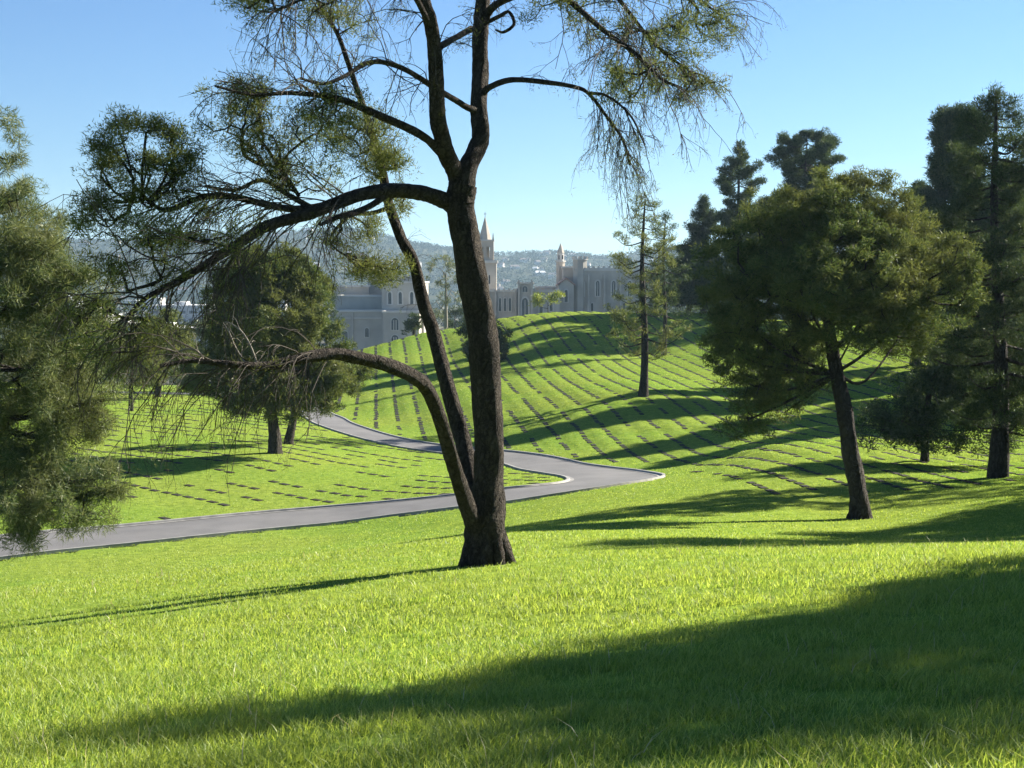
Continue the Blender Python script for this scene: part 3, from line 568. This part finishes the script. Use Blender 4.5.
con(1000,360,105,165,.4,2,60,90,'dense dark conifer directly behind the layered right conifer',tuft=10)
con(1085,380,98,150,.4,2,75,90,'dark conifer out of view beyond the right edge',tuft=10)
con(1120,350,116,120,.4,2,70,90,'tall dark conifer out of view up the right slope',tuft=10)
con(1040,350,125,150,.4,2,60,90,'dark conifer cut by the right edge of the view',tuft=10)
b=rooted(998,478,60); H=at(985,95,60)[2]-b[2]
o=whorl('conifer_tree','tall layered conifer with a straight dark trunk near the right edge','tree',b,H,.34,1.9,lambda t: (4.1*(1-t)**.26*(.5+.55*math.sin(2+t*11)**2)),84,(.18,.036),'conifer','bark2',nleaf=100,clump=.38,tuft=9,droop=-.08,up_end=.2,lean=(-.5,0))
# low dark evergreen under it
b=rooted(925,445,68)
pine('evergreen_shrub','low dark bushy evergreen between the broad pine and right conifer','bush',b,
 [(b[0],b[1],b[2]-.2,.25),(b[0],b[1],b[2]+.4,.2)]+T_((925,425,68,7),(930,390,68,5),(935,360,68,3)),
 [L_(925,400,68,45,30),L_(965,395,67,42,40),L_(900,420,67,38,24),L_(950,355,68,45,35),L_(880,430,66,26,18),L_(985,430,66,30,25),L_(930,440,66,34,14),L_(1010,380,68,35,40)],
 (.26,.05),'conifer','bark2',nleaf=90,clump=.5,per_m3=3.8,tr=.02,limb=.5,zmin=at(925,415,68)[2])
# trees outside the frame whose shadows cross the lawns
def offtree(x,y,H,rad,label,dens=2.6,off=(0,0),thr=.4):
    z=gz(x,y); L=[]
    L.append((x+off[0],y+off[1],z+H-rad*.8,rad*.62,rad*.62,rad*.7,1)); L.append((x+off[0],y+off[1],z+H-rad*1.6,rad*.95,rad*.95,rad*.7,1)); L.append((x,y,z+H-rad*2.4,rad*1.1,rad*1.1,rad*.6,.8))
    pine('pine_tree',label,'tree',(x,y,z),[(x,y,z-.3,.45),(x,y,z+.5,.36),(x+.2,y,z+H*.5,.25),(x,y,z+H-rad*.6,.08)],L,(.2,.05),'aleppo','bark2',nleaf=70,clump=.4,per_m3=dens,twig=False,thr=thr)
offtree(14.15,16.15,10.2,3.9,'pine out of view to the right shading the near lawn',14,(-.1,.1),.25)
offtree(24.9,40.2,15.5,5.4,'pine out of view to the right shading the dip behind the rise',6,(0,0),.28)
offtree(30.8,52.0,14.5,5.6,'broad pine out of view farther right of the dip behind the rise',6,(0,0),.28)
offtree(38,66,14,4.5,'pine out of view on the slope right of the layered conifer',2.4)
# ---------------------------------------------------------------- smaller trees of the middle distance
def small(px,py,D,lobes,label,mat='aleppo',w=6,leaf=None,name='tree',cat='tree',per=2.0,cl=.5,nl=60,thr=.42,bark='bark2'):
    b=rooted(px,py,D); tp=min(l[1] for l in lobes); 
    pine(name,label,cat,b,[(b[0],b[1],b[2]-.3,w*.7*D/F)]+T_((px,py-(py-tp)*.3,D,w),(px+1,py-(py-tp)*.6,D,w*.7),(px,tp+4,D,w*.3)),
      [L_(*l[:2],D,*l[2:]) for l in lobes],leaf or (.0024*D,.0006*D),mat,bark,nleaf=nl,clump=cl,per_m3=per,twig=False,thr=thr,tr=.02)
small(131,411,120,[(130,355,34,28),(118,372,22,18),(145,370,24,20),(130,335,24,18)],'young drooping tree with a pale trunk on the far left lawn','olive',4)
small(158,398,137,[(160,345,34,28),(175,360,24,20),(150,365,24,18),(165,325,24,18)],'drooping tree behind the young pale-trunked one on the far lawn','olive',5)
small(85,398,140,[(85,340,40,34),(65,355,30,30),(105,355,28,26)],'grey green tree on the far left lawn beside the edge pine','greyleaf',5)
small(215,386,165,[(205,345,34,28),(225,350,26,22)],'dull green tree at the far end of the lawn behind the round pine','greyleaf',5)
small(487,358,150,[(478,342,24,22),(492,345,18,18),(482,328,20,14)],'dark round shrub on the hill half hidden by the big trunk','conifer',5,name='shrub',cat='bush',per=3.2)
small(414,334,200,[(414,322,9,9),(411,327,8,6)],'small dark conical bush at the hill edge before the left hall','conifer',3,name='shrub',cat='bush',per=2.5)
for (px,D,label,mat,lb,thr,w,per) in (
  (446,235,'tall thin-leaved tree with pale bare branches between the halls','greyleaf',[(440,268,18,18,.5),(452,290,16,20,.35),(436,300,14,16,.3),(445,322,14,12,.3)],.5,3,1.0),
  (548,240,'small yellow green tree before the gabled chapel','spring',[(545,299,11,7),(557,298,8,7),(538,301,7,5)],.42,2,1.8),
  (327,245,'dark leafy tree beside the low hall wing','conifer',[(326,300,10,12),(332,318,8,10),(322,325,10,10)],.42,3,1.6),
  (455,245,'dark shrub at the foot of the halls behind the hill','conifer',[(455,318,12,10),(462,310,8,8)],.42,2,1.6),
  (640,250,'dark tree behind the lone slope pine on the hill crest','conifer',[(655,290,14,18),(668,275,12,20),(648,305,12,12)],.42,3,1.4)):
    x=at(px,300,D)[0]; z=gz(x,D); b=(x,D,z); tp=min(l[1] for l in lb)
    pine('tree',label,'tree',b,[(x,D,z-.3,w*D/F),(*at(px,(tp+60),D),w*.6*D/F),(*at(px,tp+5,D),w*.2*D/F)],[L_(*l[:2],D,*l[2:]) for l in lb],(.5,.13),mat,'paletwig' if mat=='greyleaf' else 'bark2',nleaf=50,clump=.75,per_m3=per*.6,twig=mat=='greyleaf',thr=thr,tr=.05,limb=1.2)
# ---------------------------------------------------------------- stone halls behind the hill
def stone(n,a,b): return bsdf(n,mott(a,b,.25,5,coord='World'),.9,(lambda t: noise(t,2,4,'World'),.3,.05))
M['stone']=stone('pale_stone',(.36,.335,.29),(.46,.43,.37)); M['stone_warm']=stone('warm_stone',(.40,.35,.29),(.50,.44,.36))
M['stone_trim']=stone('stone_trim',(.46,.44,.40),(.56,.54,.49)); M['pane']=bsdf('window_glass',(.05,.065,.08),.25,spec=.5)
M['rooflight']=bsdf('pale_roof',mott((.55,.54,.50),(.68,.66,.62),.3,4,coord='World'),.8); M['slate']=bsdf('slate_roof',(.20,.21,.23),.8)
M['tile']=bsdf('clay_roof',(.34,.22,.17),.85); M['louvre']=bsdf('dark_opening',(.03,.03,.035),.9)
DB=380.0
def X_(px,D=DB): return (px-512)*D/F/ (1.0)
def Z_(py,D=DB): return float(at(512,py,D)[2])
def arch(x0,x1,z0,z1,pointed=True,n=6):
    w=x1-x0; zs=z1-w*(.8 if pointed else .5); P=[(x0,z0),(x1,z0),(x1,zs)]
    cx=(x0+x1)/2
    for i in range(1,n):
        t=i/n*math.pi/2; P.append((cx+w/2*math.cos(t),zs+(z1-zs)*math.sin(t)**(.8 if pointed else 1)))
    P.append((cx,z1))
    for i in range(n-1,0,-1):
        t=i/n*math.pi/2; P.append((cx-w/2*math.cos(t),zs+(z1-zs)*math.sin(t)**(.8 if pointed else 1)))
    P.append((x0,zs)); return P
def window(o,px,w,pt,pb,D,mull=1,pointed=True,trim=.35):
    """stone surround standing proud of the wall, dark glass behind it, and a mullion"""
    b=np.array(o.location); cx=X_(px,D); hw=w*D/F/2; z0,z1=Z_(pb,D),Z_(pt,D)
    out=arch(cx-hw-trim,cx+hw+trim,z0-trim*.6,z1+trim,pointed); inn=arch(cx-hw,cx+hw,z0,z1,pointed); m=MB(); n=len(out)
    V=[(x,D-.25,z) for x,z in out]+[(x,D-.25,z) for x,z in inn]+[(x,D+.02,z) for x,z in out]+[(x,D+.02,z) for x,z in inn]
    q=[(i,(i+1)%n,n+(i+1)%n,n+i) for i in range(n)]+[(2*n+i,2*n+(i+1)%n,(i+1)%n,i) for i in range(n)]+[(n+i,n+(i+1)%n,3*n+(i+1)%n,3*n+i) for i in range(n)]
    m.add(V,q=q)
    for k in range(mull):
        xm=cx-hw+2*hw*(k+1)/(mull+1); m.box(xm-.09,xm+.09,D-.16,D-.04,z0,z1-hw*.6)
    f=m.build('window',M['stone_trim'],o,False,b); g=MB(); g.prism(inn,D-.03,D-.01); g.build('pane',M['pane'],f,False,b)
def block(o,p0,p1,pt,D,depth,name='wall',mat='stone',base=-27,cap=.45,cren=False,slope=None):
    b=np.array(o.location); m=MB(); x0,x1=X_(p0,D),X_(p1,D); z1=Z_(pt,D); m.box(x0,x1,D,D+depth,base,z1); m.build(name,M[mat],o,False,b)
    c=MB(); e=.25
    c.box(x0-e,x1+e,D-e,D+.35,z1+.003,z1+cap); c.box(x0-e,x1+e,D+depth-.35,D+depth+e,z1+.003,z1+cap); c.box(x0-e,x0+.35,D+.353,D+depth-.353,z1+.003,z1+cap); c.box(x1-.35,x1+e,D+.353,D+depth-.353,z1+.003,z1+cap)
    if cren:
        n=max(2,int((x1-x0)/1.3)); s=(x1-x0)/n
        for i in range(n): c.box(x0+i*s+.1,x0+i*s+s*.55,D-e+.01,D+.34,z1+cap+.003,z1+cap+.45)
        n=max(2,int(depth/1.3)); s=depth/n
        for i in range(n): c.box(x1-.34,x1+e-.01,D+.6+i*s,D+.6+i*s+s*.5,z1+cap+.003,z1+cap+.45)
    c.build('parapet',M['stone_trim'],o,False,b)
    r=MB(); r.box(x0+.36,x1-.36,D+.36,D+depth-.36,z1+.004,z1+.15); r.build('roof',M['rooflight'],o,False,b)
def strip(o,name,mat,boxes,D):   # boxes in picture px + metres of depth in front
    b=np.array(o.location); m=MB()
    for (p0,p1,pt,pb,d0,d1) in boxes: m.box(X_(p0,D),X_(p1,D),D-d0,D-d1,Z_(pb,D),Z_(pt,D))
    return m.build(name,M[mat],o,False,b)
def spire(o,px,w,pt,pb,D,cy,mat='slate',n=8,name='spire'):
    b=np.array(o.location); m=MB(); m.cone(X_(px,D),cy,Z_(pb,D),Z_(pt,D),w*D/F/2,.06,n,math.pi/8); m.build(name,M[mat],o,False,b)
# left hall
D=345.; o=thing('stone_hall',(X_(380,D),D,-22),'pale stone hall with stepped flat roofs at the left foot of the hill','building')
block(o,331,384,312,D,10); block(o,337,383,297,D+12,12,mat='stone'); block(o,330,369,287,D+27,18,mat='stone_warm'); block(o,382,424,283,D+6,20); block(o,368,420,277,D+30,12,mat='stone_warm')
block(o,383,419,313,D-4,9.5)
for px in (390,400.5): window(o,px,3.2,292,304,D+6,0)
window(o,412,3.2,292,304,D+6,0)
window(o,395,7,318,330,D-4,2,False,.2); window(o,409,4,318,330,D-4,1,False,.2); window(o,345,5.5,331,345,D,0,False,.2); window(o,367,4,328,337,D,0,False,.2); window(o,395,7,335,345,D-4,2,False,.2)
strip(o,'buttress','stone',[(352,353.4,313,360,.7,0),(381.8,383.2,313,360,.7,0)],D); strip(o,'cornice','stone_trim',[(331,351.7,317.5,318.7,.3,0),(353.7,381.5,317.5,318.7,.3,0)],D)
# bell tower and its wing
D=380.; o=thing('bell_tower',(X_(485,D),D,-22),'square stone bell tower with an open belfry and pointed spire','building')
bm=np.array(o.location); w=23*D/F; cx=X_(485,D); cy=D+w/2
m=MB(); m.box(cx-w/2,cx+w/2,D,D+w,-27,Z_(263,D)); m.build('shaft',M['stone_warm'],o,False,bm)
m=MB(); e=.35; z0=Z_(263,D)+.003; m.box(cx-w/2-e,cx+w/2+e,D-e,D+w+e,z0,z0+.7); m.build('cornice',M['stone_trim'],o,False,bm)
bw=17.5*D/F; z1=z0+.703; z2=Z_(241,D); m=MB(); pz=.22*bw
for sx in (-1,1):
    for sy in (-1,1): m.box(*(sorted((cx+sx*bw/2,cx+sx*(bw/2-pz)))),*(sorted((cy+sy*bw/2,cy+sy*(bw/2-pz)))),z1,z2-1.5)
for s in (-1,1):
    m.box(cx-.16*bw/2,cx+.16*bw/2,*sorted((cy+s*bw/2,cy+s*(bw/2-.5))),z1,z2-1.5); m.box(*sorted((cx+s*bw/2,cx+s*(bw/2-.5))),cy-.16*bw/2,cy+.16*bw/2,z1,z2-1.5)
m.box(cx-bw/2,cx+bw/2,cy-bw/2,cy+bw/2,z2-1.497,z2); m.box(cx-bw*.5+.01,cx+bw*.5-.01,cy-bw*.5+.01,cy+bw*.5-.01,z1-.002,z1+.8)
m.box(cx-.25*bw,cx+.25*bw,cy-.25*bw,cy+.25*bw,z1+.8,z2-1.5)
m.build('belfry',M['stone_warm'],o,False,bm)
m=MB(); m.box(cx-bw/2-.2,cx+bw/2+.2,cy-bw/2-.2,cy+bw/2+.2,z2+.003,z2+.4)
for sx in (-1,1):
    for sy in (-1,1): m.cone(cx+sx*bw*.46,cy+sy*bw*.46,z2+.4,z2+2.2,.35,.05,4,math.pi/4)
m.build('cornice',M['stone_trim'],o,False,bm)
m=MB(); m.cone(cx,cy,z2+.403,Z_(216,D),bw*.40,.05,8,math.pi/8); m.build('spire',M['stone_warm'],o,False,bm)
m=MB(); zz=Z_(216,D); m.box(cx-.06,cx+.06,cy-.06,cy+.06,zz-.2,zz+1.2); m.box(cx-.35,cx+.35,cy-.05,cy+.05,zz+.6,zz+.75); m.build('finial',M['slate'],o,False,bm)
m=MB(); m.prism(arch(cx+1.0,cx+1.35,Z_(284,D),Z_(275,D)),D-.03,D+.03); m.build('window',M['louvre'],o,False,bm)
D=372.; o=thing('stone_wing',(X_(502,D),D,-22),'low stone wing with tall narrow windows right of the bell tower','building')
block(o,487,518,292,D,14,cren=True); block(o,518,533,284,D-2.5,14,cren=False); block(o,533,560,292,D,16,cren=True); block(o,536,566,288,D+18,12,mat='stone_warm')
for px in (500,505,510): window(o,px,2.3,298,311,D,0,True,.25)
window(o,525,6,298,318,D-2.5,1,True,.4); window(o,525,5,286,292,D-2.5,1,False,.2)
window(o,541,3,305,314,D,0,True,.3); window(o,551,3,303,311,D,0,False,.3)
strip(o,'buttress','stone',[(p,p+1.6,289,325,.9,0) for p in (487.2,494.6,514.9)],D); strip(o,'buttress','stone',[(p,p+1.8,280,325,.9,0) for p in (518,530.9)],D-2.5)
# gabled chapel with slender spire
D=376.; o=thing('gabled_chapel',(X_(566,D),D,-22),'small gabled stone chapel with a slender spire beside the great hall','building')
bm=np.array(o.location); m=MB(); xa,xb=X_(558.5,D),X_(573.5,D); m.prism([(xa,-27),(xb,-27),(xb,Z_(285,D)),((xa+xb)/2,Z_(279,D)),(xa,Z_(285,D))],D-1,D+13); m.build('wall',M['stone'],o,False,bm)
m=MB(); xm=(xa+xb)/2; zt=Z_(279,D)
for s in (-1,1):
    xe=xa-.4 if s<0 else xb+.4; ze=Z_(285.7,D); P=[(xm,zt+.02),(xe,ze+.02),(xe,ze+.35),(xm,zt+.4)]; m.prism(P if s<0 else P[::-1],D-1.4,D+13.3)
m.build('roof',M['tile'],o,False,bm); window(o,566,3,290,302,D-1,0)
D=400.; tw=7.5*D/F; cx=X_(560.5,D); m=MB(); m.cone(cx,D,-27,Z_(262,D),tw*.62,tw*.62,8,math.pi/8); m.build('turret',M['stone_warm'],o,False,bm)
m=MB(); m.cone(cx,D,Z_(262,D)+.003,Z_(260.5,D),tw*.75,tw*.75,8,math.pi/8); m.cone(cx,D,Z_(260.5,D)+.003,Z_(253,D),tw*.5,tw*.5,8,math.pi/8); m.build('lantern',M['stone_trim'],o,False,bm)
m=MB(); m.cone(cx,D,Z_(253,D)+.003,Z_(243,D),tw*.56,.05,8,math.pi/8); m.build('spire',M['stone_warm'],o,False,bm)
for dx in (-.5,.5):
    m=MB(); m.prism(arch(cx+dx-.16,cx+dx+.16,Z_(259.5,D),Z_(255,D)),D-tw*.49,D-tw*.44); m.build('window',M['louvre'],o,False,bm)
# great hall
D=378.; o=thing('great_hall',(X_(620,D),D,-22),'long crenellated stone hall with buttresses and tall arched windows','building')
block(o,576,664,271,D,26,cren=True,cap=.8); block(o,563,577,268,D+10,12,mat='stone_warm',cren=False)
for px in (581.5,597.5,613.5,629.5,645.5,659): window(o,px,3.4,281,296,D,1,True,.4)
for px in (578.5,592,608,624,640,654): window(o,px,2.2,303,311,D,0,True,.2)
strip(o,'buttress','stone',[(p,p+1.9,274,300,.8,0) for p in (587.3,603.3,619.3,635.3,651.3)]+[(p-.3,p+2.2,300.2,330,1.3,0) for p in (587.3,603.3,619.3,635.3,651.3)],D)
bm=np.array(o.location); c0=X_(580,D); m=MB(); m.cone(c0,D+1.2,-27,Z_(260,D),1.9,1.9,8,math.pi/8); m.build('turret',M['stone'],o,False,bm)
m=MB(); m.cone(c0,D+1.2,Z_(260,D)+.003,Z_(258.8,D),2.2,2.2,8,math.pi/8)
for i in range(8): a=math.pi/4*i; m.box(c0+1.75*math.cos(a)-.35,c0+1.75*math.cos(a)+.35,D+1.2+1.75*math.sin(a)-.35,D+1.2+1.75*math.sin(a)+.35,Z_(258.8,D)+.003,Z_(256.3,D))
m.build('parapet',M['stone_trim'],o,False,bm)
m=MB(); m.tube([(X_(584,D),D+1.2,Z_(259,D)),(X_(584,D),D+1.2,Z_(252.5,D))],[.07,.05],6); m.build('mast',M['slate'],o,False,bm)
# ---------------------------------------------------------------- valley town
M['wallA']=bsdf('painted_wall',(.50,.49,.46),.85); M['wallB']=bsdf('grey_wall',(.36,.38,.40),.85); M['roofA']=bsdf('white_roof',(.68,.67,.64),.8); M['roofB']=bsdf('dark_roof',(.16,.13,.12),.9); M['glassband']=bsdf('window_band',(.06,.08,.10),.3,spec=.5)
def building(px,D,wpx,h,dep,wall,roof,label,group,bands=2,rot=0):
    x=X_(px,D); z=gz(x,D) if D<330 else -25.; o=thing('building',(x,D,z),label,'building',group); o.rotation_euler.z=rot
    w=wpx*D/F/2; m=MB(); m.box(-w,w,0,dep,-2,h); m.build('wall',M[wall],o); m=MB(); m.box(-w-.3,w+.3,-.3,dep+.3,h+.003,h+.5)
    if wpx>14: m.box(-w*.3,w*.1,dep*.3,dep*.6,h+.503,h+2.2)
    m.build('roof',M[roof],o)
    for k in range(bands):
        z0=1.4+k*(h-1)/max(1,bands); n=max(2,int(w*2/5)); m=MB()
        for i in range(n):
            a=-w+.8+i*(2*w-1.6)/n; m.box(a,a+(2*w-1.6)/n*.62,-.12,-.003,z0,z0+1.5)
        m.build('window_row',M['glassband'],o)
far=[(205,520,46,9,34,'wallA','roofA','broad white-roofed low building seen under the big curved limb'),(165,560,40,8,30,'wallA','roofA','low white-roofed building left of the broad one in the valley'),(120,620,50,8,30,'wallB','roofA','long grey building with a pale roof deep in the left valley'),
 (232,640,40,11,20,'wallA','roofA','pale block behind the broad white-roofed building'),(345,600,34,15,26,'wallB','roofA','grey long building with a bright roof line above the left hall'),(352,760,34,22,26,'wallB','roofA','taller grey-blue office block behind the left hall'),
 (75,700,60,10,30,'wallA','roofA','pale building glimpsed at the far left of the valley'),(180,760,60,14,30,'wallB','roofA','grey mid-rise building behind the white roofs')]
for f in far: building(f[0],f[1],f[2],f[3],f[4],f[5],f[6],f[7],'buildings in the valley',3 if f[3]>12 else 1)
rs=np.random.RandomState(5)
for i in range(34):
    px=rs.uniform(-10,330) if i<20 else rs.uniform(490,620); D=rs.uniform(800,1750); building(px,D,rs.uniform(10,30)*900/D,rs.uniform(6,16),rs.uniform(12,30),rs.choice(['wallA','wallB']),rs.choice(['roofA','roofA','roofB']),
      'distant pale town building among trees on the valley floor','distant town buildings',1)
# ---------------------------------------------------------------- hills, their woods and houses
def hillz(px,r):
    zc=(289-crest_y(px))/F*3000+(-6); t=smooth(r,1650,3000)*(1-.6*smooth(r,3000,4600))
    a=(px-512)/F; x=a*r; n=n2(x,r,420,3)*22+n2(x,r,150,4)*9
    return -27+(zc+27)*t**1.25+n*smooth(r,1750,2300)*(1-.75*np.exp(-((r-3000)/260.)**2))
HP,HR=np.meshgrid(np.linspace(-560,1600,240),np.linspace(1600,4600,70),indexing='ij'); HZ=hillz(HP,HR)
V=np.stack([(HP-512)/F*HR,HR,HZ],-1).reshape(-1,3); i,j=np.meshgrid(np.arange(239),np.arange(69),indexing='ij')
M['hill']=bsdf('dry_hillside',mott((.035,.045,.028),(.09,.09,.06),.012,5,coord='World'),.95,spec=0)
tag(mesh('hills',V,np.stack([i*70+j,(i+1)*70+j,(i+1)*70+j+1,i*70+j+1],-1).reshape(-1,4),M['hill'],smooth=True),kind='structure')
def puffs(C,S,n,leaf,up=.2):
    return needles(C,S,n,leaf,leaf*.75,a=.7,up=up,c=.8,flat=.8)
px=rng.uniform(-120,1150,12000); r=3060-1400*rng.rand(12000)**1.25; x=(px-512)/F*r; z=hillz(px,r); keep=n2(x,r,110,8)>-.55; px,r,x,z=px[keep],r[keep],x[keep],z[keep]
s=rng.uniform(2.5,6.0,len(x)); tag(leafmesh('hillside_woods',puffs(np.c_[x,r,z+s*.9],s,16,3.2),M['farwood'],None),'dark trees covering the distant hillside','woods',kind='stuff')
n=900; r=rng.uniform(440,1700,n); px=rng.uniform(-120,700,n); x=(px-512)/F*r; s=rng.uniform(2.5,5.2,n); keep=n2(x,r,60,2)>-.15; x,r,s=x[keep],r[keep],s[keep]
tag(leafmesh('valley_woods',puffs(np.c_[x,r,-25+s],s,110,1.5),M['farwood'],None),'tree tops filling the valley floor between buildings','woods',kind='stuff')
n=420; r=rng.uniform(340,640,n); px=rng.uniform(655,1150,n); x=(px-512)/F*r; s=rng.uniform(5.5,8.5,n)
tag(leafmesh('valley_woods',puffs(np.c_[x,r,-25+s*1.6],s,320,1.2),M['farwood'],None),'dark tree tops behind the hill crest on the right','woods',kind='stuff')
n=60; x=rng.uniform(-130,-45,n); r=rng.uniform(335,430,n); s=rng.uniform(2.2,4.2,n)
tag(leafmesh('valley_woods',puffs(np.c_[x,r,[gz(a,b)+c for a,b,c in zip(x,r,s)]],s,420,.7),M['greyleaf'],None),'grey green tree tops below the far edge of the left lawn','woods',kind='stuff')
for i in range(120):
    px=rs.uniform(-40,420) if i<60 else rs.uniform(480,700); r=rs.uniform(1850,2900); x=(px-512)/F*r; z=float(hillz(np.array([px]),np.array([r]))[0]); w=rs.uniform(4,9); h=rs.uniform(3,6)
    o=thing('house',(x,r,z),'tiny pale house among the trees on the distant hillside','house','houses on the distant hillside'); o.rotation_euler.z=rs.uniform(-.5,.5)
    m=MB(); m.box(-w,w,-5,5,-6,h); m.build('wall',M['wallA'],o); m=MB(); m.add([(-w-.5,-5.6,h),(w+.5,-5.6,h),(w+.5,5.6,h),(-w-.5,5.6,h),(-w*.8,0,h+3),(w*.8,0,h+3)],q=[(0,1,5,4),(2,3,4,5)],t=[(1,2,5),(3,0,4)]); m.build('roof',M['roofA' if rs.rand()<.15 else 'roofB'],o)
# ---------------------------------------------------------------- small things on the near lawn
def weed(px,py,D,h,label):
    x,y,_=at(px,py,D); z=gz(x,y); o=thing('weed_stalk',(x,y,z),label,'weed','seeding weed stalks on the rise'); m=MB(); g=[]
    for k in range(rng.randint(2,4)):
        a=rng.uniform(0,6.3); l=h*rng.uniform(.6,1); P=np.array([[0,0,-.02],[.1*l*math.cos(a),.1*l*math.sin(a),l*.5],[.3*l*math.cos(a),.3*l*math.sin(a),l]])
        m.tube(P,[.006,.005,.004],4,res=3); g.append(needles([P[2],P[2]*.85+P[1]*.15,P[2]*.65+P[1]*.35],[.02,.03,.03],20,.035,.012))
    m.build('stem',M['straw'],o); leafmesh('seed_head',np.concatenate(g),M['straw'],o)
for k,(px,h) in enumerate([(690,.12),(705,.10),(745,.16),(798,.14),(812,.18),(858,.28),(868,.24),(885,.20),(908,.22),(922,.26),(938,.34),(950,.38),(965,.24),(990,.22),(1004,.26)]):
    weed(px,560,17.5+rng.uniform(-1.5,2),h*1.35,'pale seeding weed stalk sticking up along the crest of the near rise')
p=at(454,511,59); z=gz(p[0],p[1]); o=thing('bird',(p[0],p[1],z),'small dark bird standing on the grass by the road left of the big trunk','bird'); m=MB()
m.tube([(-.15,0,.14),(-.07,0,.155),(.03,0,.17),(.10,0,.21),(.135,0,.245),(.165,0,.25),(.20,0,.242)],[.012,.045,.062,.045,.034,.028,.004],10,res=4)
for s in (-1,1): m.tube([(.02,.025*s,.13),(.015,.03*s,.06),(.02,.03*s,.0),(.05,.03*s,-.003)],[.012,.006,.005,.004],5)
m.build('body',bsdf('feathers',(.03,.028,.03),.6),o,True)
# ---------------------------------------------------------------- haze
m=MB(); m.box(-6900,6900,-6900,6900,-40,210); hz=m.build('haze',None); tag(hz,kind='stuff'); hm,ht,ho=newmat('haze_air')
v=ht.nodes.new('ShaderNodeVolumePrincipled'); v.inputs['Color'].default_value=(.55,.78,1,1); v.inputs['Density'].default_value=.0001; v.inputs['Anisotropy'].default_value=.2
ht.links.new(v.outputs[0],ho.inputs['Volume']); hz.data.materials.append(hm)
